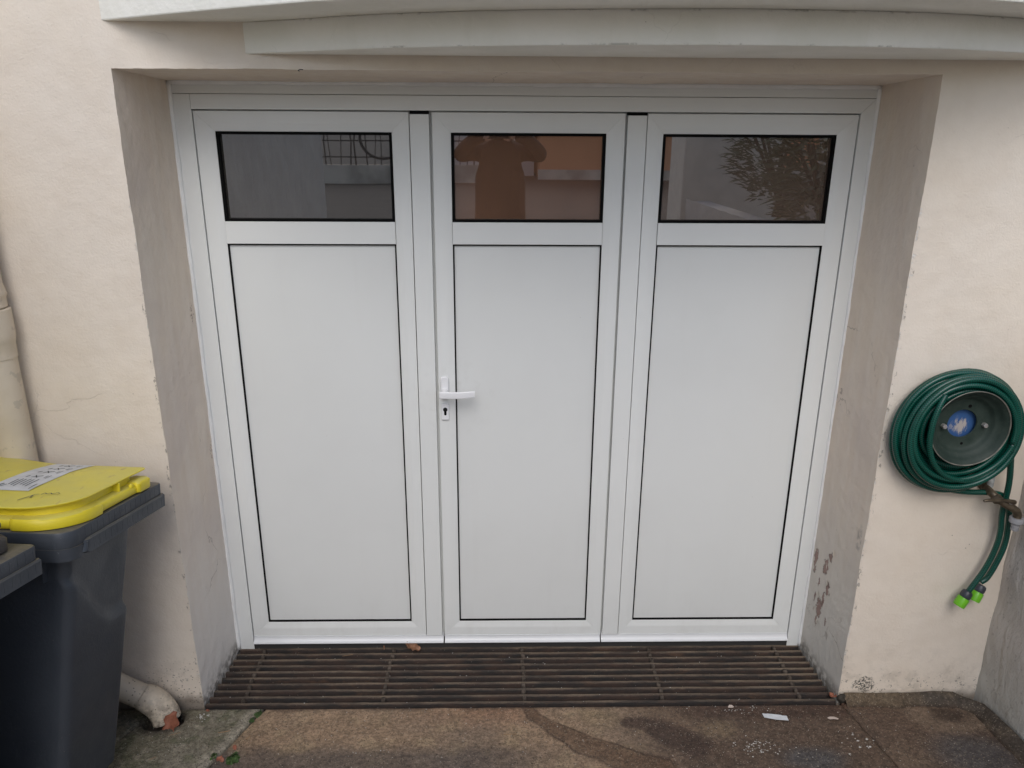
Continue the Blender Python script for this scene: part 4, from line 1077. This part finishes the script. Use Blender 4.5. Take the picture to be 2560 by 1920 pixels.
# paper strip
def flat_piece(name, pts, mat, th, label, cat, group=None):
    vs = []
    for x, y in pts: vs.append((x, y, gz(y) + .0055 + .001 * nz((x, y, 0), 40)))
    vs += [(x, y, z + th) for x, y, z in vs]; n = len(pts)
    fs = [tuple(range(n))[::-1], tuple(range(n, 2 * n))] + [(i, (i + 1) % n, n + (i + 1) % n, n + i) for i in range(n)]
    o = mesh(name, vs, fs, mat); bm = bmesh.new(); bm.from_mesh(o.data); bmesh.ops.recalc_face_normals(bm, faces=bm.faces); bm.to_mesh(o.data); bm.free()
    return tag(o, label, cat, group)
flat_piece('paper_strip', [(.838, -.396), (.852, -.3985), (.857, -.3975), (.900, -.405), (.905, -.409), (.919, -.4105), (.917, -.4365), (.875, -.431), (.838, -.4185)], M['paper'], .0008, 'white paper strip lying on the brown concrete', 'paper')
flat_piece('paint_chip', [(1.058, -.424), (1.068, -.419), (1.082, -.421), (1.094, -.430), (1.092, -.433), (1.078, -.430), (1.064, -.431)], M['chip'], .003, 'long pale chip right of the paper strip', 'chip')
flat_piece('paint_chip', [(.728, -.360), (.735, -.350), (.744, -.351), (.748, -.360), (.742, -.364)], M['chip'], .004, 'pinkish chip touching the front bar of the grate', 'chip')
# weeds in the joint
def weed(c, r, n, label, seed):
    rr = random.Random(seed); bm = bmesh.new(); c = Vector(c)
    for i in range(n):
        a = rr.uniform(0, 6.28); el = rr.uniform(.1, 1.2); q = rr.uniform(.2, 1) * r
        p = c + Vector((math.cos(a) * q * .7, math.sin(a) * q, rr.uniform(.002, r * .55)))
        nn = Vector((math.cos(a) * math.cos(el), math.sin(a) * math.cos(el), math.sin(el) + .3)).normalized(); e1 = nn.cross(Vector((0, 0, 1)))
        e1 = (e1 if e1.length > .01 else Vector((1, 0, 0))).normalized(); e2 = nn.cross(e1); s = rr.uniform(.12, .34) * r
        k = 7; vv = [bm.verts.new(p + (e1 * math.cos(6.283 * j / k) * s + e2 * math.sin(6.283 * j / k) * s * 1.2) + nn * (.2 * s * math.cos(2 * 6.283 * j / k))) for j in range(k)]; bm.faces.new(vv)
    o = frombm('weed', bm, M['green_leaf'], None); return tag(o, label, 'weed', 'weeds growing in the slab joint')
weed(gp(-.934, -.372, 0), .017, 40, 'round leaved weed in the slab joint, nearest the grate', 1)
weed(gp(-.944, -.408, 0), .013, 30, 'small dark weed halfway along the slab joint', 2)
weed(gp(-.945, -.606, 0), .024, 80, 'leafy green weed at the bottom edge of the photo', 3)
weed(gp(-1.010, -.590, 0), .014, 30, 'thin faint weed left of the leafy one', 4)
# scattered flakes
rr = random.Random(5); V = []; F = []
def add_flake(x, y, r, z=None, tilt=0):
    k = rr.randint(4, 6); b = len(V); z = gz(y) + .0045 if z is None else z
    for i in range(k):
        a = 6.283 * i / k + rr.uniform(-.3, .3); q = r * rr.uniform(.6, 1.3); V.append((x + q * math.cos(a) * 1.3, y + q * math.sin(a), z + rr.uniform(0, .0012)))
    for i in range(k): V.append((V[b + i][0], V[b + i][1], V[b + i][2] + .0008))
    F.append(tuple(b + k + i for i in range(k))); F.append(tuple(b + i for i in range(k))[::-1])
    for i in range(k): F.append((b + i, b + (i + 1) % k, b + k + (i + 1) % k, b + k + i))
for _ in range(60):
    add_flake(rr.gauss(.765, .035), rr.gauss(-.565, .022), rr.uniform(.0008, .0026))
for _ in range(26): add_flake(rr.gauss(.77, .05), rr.gauss(-.375, .012), rr.uniform(.0008, .002))
for _ in range(13): add_flake(rr.gauss(1.10, .045), rr.gauss(-.55, .03), rr.uniform(.001, .0042))
for _ in range(190): add_flake(rr.uniform(-.9, 1.6), rr.uniform(-.70, -.345), rr.choice([.0006, .0008, .001, .0014]) * rr.uniform(.8, 1.2))
for _ in range(22): add_flake(rr.gauss(-1.115, .012), rr.gauss(-.385, .009), rr.uniform(.001, .0028))
for _ in range(40): add_flake(rr.uniform(-1.3, -.95), rr.uniform(-.62, -.36), rr.uniform(.0006, .0014), )
for _ in range(60): add_flake(rr.uniform(-1.1, 1.1), rr.choice(by) - .003 + rr.uniform(-.004, .004), rr.uniform(.0006, .0016), .0022)
tag(mesh('paint_crumbs', V, F, M['flake']), 'tiny pale crumbs of paint scattered over the concrete and grate', 'debris', None, 'stuff')
gv = []; gf = []; gc = []
for _ in range(5200):
    x = rr.uniform(-1.62, 1.60); y = -.345 - (rr.random() ** .8) * .40
    q = rr.choice((.0007, .0009, .0012, .0017)) * rr.uniform(.8, 1.25); z = gz(y) + .0022 + h_base(x, y)
    if x < j1(y) - .01: z += .003
    if math.hypot(x + 1.25, y + .40) < .075: continue
    b = len(gv); ax = q * rr.uniform(.8, 1.7); ay = q * rr.uniform(.8, 1.3)
    gv += [(x - ax, y, z), (x + ax, y, z), (x, y - ay, z), (x, y + ay, z), (x, y, z + q * .8)]
    gf += [(b, b + 2, b + 4), (b + 2, b + 1, b + 4), (b + 1, b + 3, b + 4), (b + 3, b, b + 4)]
    t_ = rr.random(); col_ = lerp((.05, .035, .026), (.30, .23, .16), t_ * t_) if t_ < .93 else (.50, .45, .38)
    gc += [col_] * 5
gm = NT('loose_grit'); M['grit'] = gm.done(gm.attr('tint'), .85, None, .2)
go_ = mesh('grit', gv, gf, M['grit'])
ca = go_.data.color_attributes.new('tint', 'FLOAT_COLOR', 'POINT'); ca.data.foreach_set('color', [c for q in gc for c in (*q, 1)])
tag(go_, 'loose brown and tan grit lying all over the concrete', 'grit', None, 'stuff')
# dark lump in place of the dark hole in the mortar at the right end of the grate
bm = bmesh.new(); bmesh.ops.create_icosphere(bm, subdivisions=3, radius=1)
for v in bm.verts:
    q = v.co * (1 + .3 * noise.noise(v.co * 1.8)); v.co = Vector((1.154 + q.x * .016, D - .006 + q.y * .014, .012 + q.z * .018))
tag(frombm('mortar_hole_lump', bm, M['side_dark'], None, True), 'dark lump of mortar standing in for a small hole at the right end of the grate', 'mortar')

# ------------------------------------------------------------------ the place behind the camera (mirrored in the glazing)
M['orange'] = simple('terracotta_facade', (.86, .37, .19), .85, .2, var=.06, sc=1, bump=.004, bsc=30)
M['pale'] = simple('pale_facade', (.88, .78, .72), .85, .2, var=.05, sc=1)
M['kerbwall'] = simple('weathered_low_wall', (.68, .57, .47), .9, .2, var=.3, sc=1.2)
M['iron'] = simple('dark_iron', (.05, .03, .028), .6, .4)
M['roof'] = simple('clay_tiles', (.42, .14, .08), .8, .2, var=.15, sc=6)
M['cream_pier'] = simple('cream_pier_render', (.78, .70, .60), .85, .2)
M['dark_window'] = simple('dark_window', (.03, .03, .035), .1, .6)
M['foliage'] = mat_leaf('shrub_foliage', (.060, .075, .030), (.12, .135, .060))
M['bark'] = simple('bark', (.09, .065, .045), .9, .2)
M['jacket'] = simple('brown_jacket', (.07, .042, .03), .85, .2, bump=.001, bsc=80)
M['trousers'] = simple('dark_trousers', (.035, .035, .045), .85, .2)
M['skin'] = simple('skin', (.50, .30, .22), .55, .4, var=.03)
M['hair'] = simple('brown_hair', (.05, .03, .02), .6, .4)

lw = thing('street_wall', (-6, -19, .6), 'weathered low wall with iron railing across the street', 'wall')
box('wall_face', (-14, -19.25, .4), (-.3, -19, 1.13), M['kerbwall'], lw)
for i in range(60):
    x = -13.8 + i * .23
    x += .05 * math.sin(i * 2.3); tube('railing_bar', [(x, -19.1, 1.13), (x + .05 * math.sin(i * 1.7), -19.1, 1.75), (x + .08 * math.sin(i * 3.1), -19.1, 2.55)], .017 + .006 * math.sin(i * 5), M['iron'], lw, 6, False)
for z in (1.32, 1.75, 2.15, 2.5): box('railing_rail', (-13.9, -19.13, z), (-.35, -19.09, z + .035), M['iron'], lw)
for cx in (-6.3, -9.4, -3.2):
    tube('railing_wheel', [(cx + .62 * math.cos(a * math.pi / 16), -19.06, 1.85 + .55 * math.sin(a * math.pi / 16)) for a in range(33)], .04, M['iron'], lw, 8, False)
h1 = thing('house', (5, -22, .6), 'terracotta coloured house across the street', 'house')
box('facade', (1.15, -28, .4), (9.5, -21, 4.6), M['orange'], h1); box('plinth', (1.1, -20.98, .4), (9.55, -20.9, .95), M['kerbwall'], h1)
for x in (3.2, 6.3): 
    f = box('window', (x, -20.99, 1.9), (x + 1.1, -20.93, 3.2), M['dark_window'], h1); box('frame', (x - .08, -20.985, 1.82), (x + 1.18, -20.95, 1.9), M['pale'], f)
mesh('roof', [(.8, -20.6, 4.55), (9.9, -20.6, 4.55), (9.9, -28.4, 4.55), (.8, -28.4, 4.55), (1.9, -24.5, 6.2), (9.0, -24.5, 6.2)], [(0, 1, 5, 4), (1, 2, 5), (2, 3, 4, 5), (3, 0, 4), (0, 3, 2, 1)], M['roof'], h1)
h2 = thing('house', (0, -24, .6), 'pale house with a clay tile roof behind the street wall', 'house')
box('facade', (-1.9, -30, .4), (1.05, -22.5, 3.6), M['pale'], h2); box('cornice', (-1.9, -22.49, 2.35), (1.05, -22.42, 2.45), M['cream_pier'], h2)
mesh('roof', [(-2.1, -22.2, 3.55), (1.1, -22.2, 3.55), (1.1, -30.2, 3.55), (-2.1, -30.2, 3.55), (-2.1, -26, 5.0), (1.1, -26, 5.0)], [(0, 1, 5, 4), (1, 2, 5), (2, 3, 4, 5), (3, 0, 4), (0, 3, 2, 1)], M['roof'], h2)
gpil = thing('gate_pier', (2.05, -4.9, .5), 'cream rendered gate pier on the right of the drive', 'gate pier')
box('shaft', (1.62, -5.25, .4), (2.55, -4.65, 2.12), M['cream_pier'], gpil, .01); box('cap', (1.57, -5.3, 2.12), (2.6, -4.6, 2.20), M['cream_pier'], gpil, .01)
def shrub(c, rx, rz, n, label, long=1.):
    t = thing('shrub', (c[0], c[1], c[2]), label, 'shrub'); rr = random.Random(int(c[0] * 100)); bm = bmesh.new()
    for _ in range(n):
        a = rr.uniform(0, 6.28); e = rr.uniform(-1.2, 1.5); q = rr.uniform(.35, 1) ** .6
        p = Vector(c) + Vector((math.cos(a) * math.cos(e) * rx * q, math.sin(a) * math.cos(e) * rx * q, rz + math.sin(e) * rz * q))
        d = Vector((math.cos(a), math.sin(a), rr.uniform(-.4, .6))).normalized(); s = d.cross(Vector((0, 0, 1))).normalized(); L = rr.uniform(.06, .16) * long; W = .012
        v = [bm.verts.new(p - s * W), bm.verts.new(p + d * L * .5 - s * W * 1.3 + Vector((0, 0, .01))), bm.verts.new(p + d * L), bm.verts.new(p + d * L * .5 + s * W * 1.3)]; bm.faces.new(v)
    frombm('crown', bm, M['foliage'], t)
    for k in range(7):
        a = k * .9; tube('stem', [(c[0] + .02 * k, c[1], c[2] - .1), (c[0] + .2 * rx * math.cos(a), c[1] + .2 * rx * math.sin(a), c[2] + rz * .6), (c[0] + .6 * rx * math.cos(a), c[1] + .6 * rx * math.sin(a), c[2] + rz * 1.3)], .012, M['bark'], t, 6, False)
shrub((1.98, -2.3, 1.35), .34, .42, 1300, 'spiky shrub growing over the right side wall', 1.2)
shrub((2.05, -3.4, 1.45), .36, .40, 1300, 'bushy shrub further up the right side wall', .9)

# the photographer
def skin_body(name, joints, edges, mat, parent, root=0, sub=2):
    me = bpy.data.meshes.new(name); me.from_pydata([j[0] for j in joints], edges, []); o = link(name, me, mat, parent)
    sk = o.modifiers.new('skin', 'SKIN'); 
    if not me.skin_vertices: 
        bpy.context.view_layer.objects.active = o
    for i, j in enumerate(joints):
        r = j[1]; me.skin_vertices[0].data[i].radius = r if isinstance(r, tuple) else (r, r)
        me.skin_vertices[0].data[i].use_root = (i == root)
    s = o.modifiers.new('sub', 'SUBSURF'); s.levels = sub; s.render_levels = sub
    return o
px, py = -.075, -2.86; fz = gz(py)
ps = thing('person', (px, py, fz), 'person in a brown jacket holding a phone up with both hands', 'person')
J = [((px, py, fz + 1.021), (.20, .13)), ((px, py, fz + 1.183), (.185, .12)), ((px, py, fz + 1.376), (.195, .125)), ((px, py, fz + 1.526), (.15, .10)), ((px, py + .01, fz + 1.612), (.055, .055)),
     ((px, py + .02, fz + 1.720), (.078, .095)), ((px, py + .03, fz + 1.827), (.075, .09))]
Ed = [(0, 1), (1, 2), (2, 3), (3, 4), (4, 5), (5, 6)]
for s in (-1, 1):
    b = len(J)
    J += [((px + s * .19, py, fz + 1.526), .062), ((px + s * .285, py + .10, fz + 1.505), .056), ((px + s * .18, py + .20, fz + 1.612), .045), ((px + s * .095, py + .255, fz + 1.625), .028)]
    Ed += [(3, b), (b, b + 1), (b + 1, b + 2), (b + 2, b + 3)]
    b = len(J)
    J += [((px + s * .10, py, fz + 0.924), .098), ((px + s * .11, py + .02, fz + 0.516), .062), ((px + s * .12, py - .02, fz + 0.107), .046), ((px + s * .13, py + .12, fz + 0.048), .042)]
    Ed += [(0, b), (b, b + 1), (b + 1, b + 2), (b + 2, b + 3)]
body = skin_body('body', J, Ed, M['jacket'], ps)
bm = bmesh.new(); bmesh.ops.create_uvsphere(bm, u_segments=24, v_segments=18, radius=1)
for v in bm.verts:
    c = v.co; x, y, z = c.x * .076, c.y * .095, c.z * .118
    if y > 0: y *= 1 - .12 * max(0, -c.z); y += .018 * math.exp(-((c.x / .18) ** 2 + ((c.z + .05) / .2) ** 2))
    y -= .008 * math.exp(-(((abs(c.x) - .38) / .16) ** 2 + ((c.z - .12) / .12) ** 2)) if c.y > 0 else 0
    v.co = Vector((px + x, py + .03 + y, fz + 1.768 + z))
hd = frombm('head', bm, M['skin'], ps, True)
bm = bmesh.new(); bmesh.ops.create_uvsphere(bm, u_segments=20, v_segments=14, radius=1)
for v in bm.verts: c = v.co; v.co = Vector((px + c.x * .083, py + .012 + c.y * .098, fz + 1.797 + max(c.z, -.5) * .108))
frombm('hair', bm, M['hair'], ps, True)
phx, phy, phz = -.094, -2.600, 1.948
for s in (-1, 1):
    wr = Vector((px + s * .095, py + .255, fz + 1.625)); hc = Vector((phx + s * .078, phy + .002, phz - .012))
    J = [(tuple(wr), .024), (tuple(wr.lerp(hc, .6)), (.030, .018)), (tuple(hc), (.032, .016))]; Ed = [(0, 1), (1, 2)]
    skin_body('hand', J, Ed, M['skin'], ps)
    for k in range(4):
        base = hc + Vector((s * .004, -.012, .030 - .018 * k)); l = (.9, 1., .95, .78)[k]
        tube('finger', catmull([base, base + Vector((-s * .012, -.016, .004)) * l, base + Vector((-s * .034, -.018, .006)) * l, base + Vector((-s * .05, -.012, .006)) * l], 4), .0075, M['skin'], ps, 10, False)
    tube('thumb', catmull([hc + Vector((0, -.004, -.026)), hc + Vector((-s * .018, -.02, -.022)), hc + Vector((-s * .040, -.022, -.006))], 4), .009, M['skin'], ps, 10, False)
ph = tag(box('phone', (phx - .078, phy - .014, phz - .030), (phx + .078, phy - .006, phz + .045), M['dark_window'], None, .003), 'dark smartphone held up in both hands', 'phone')
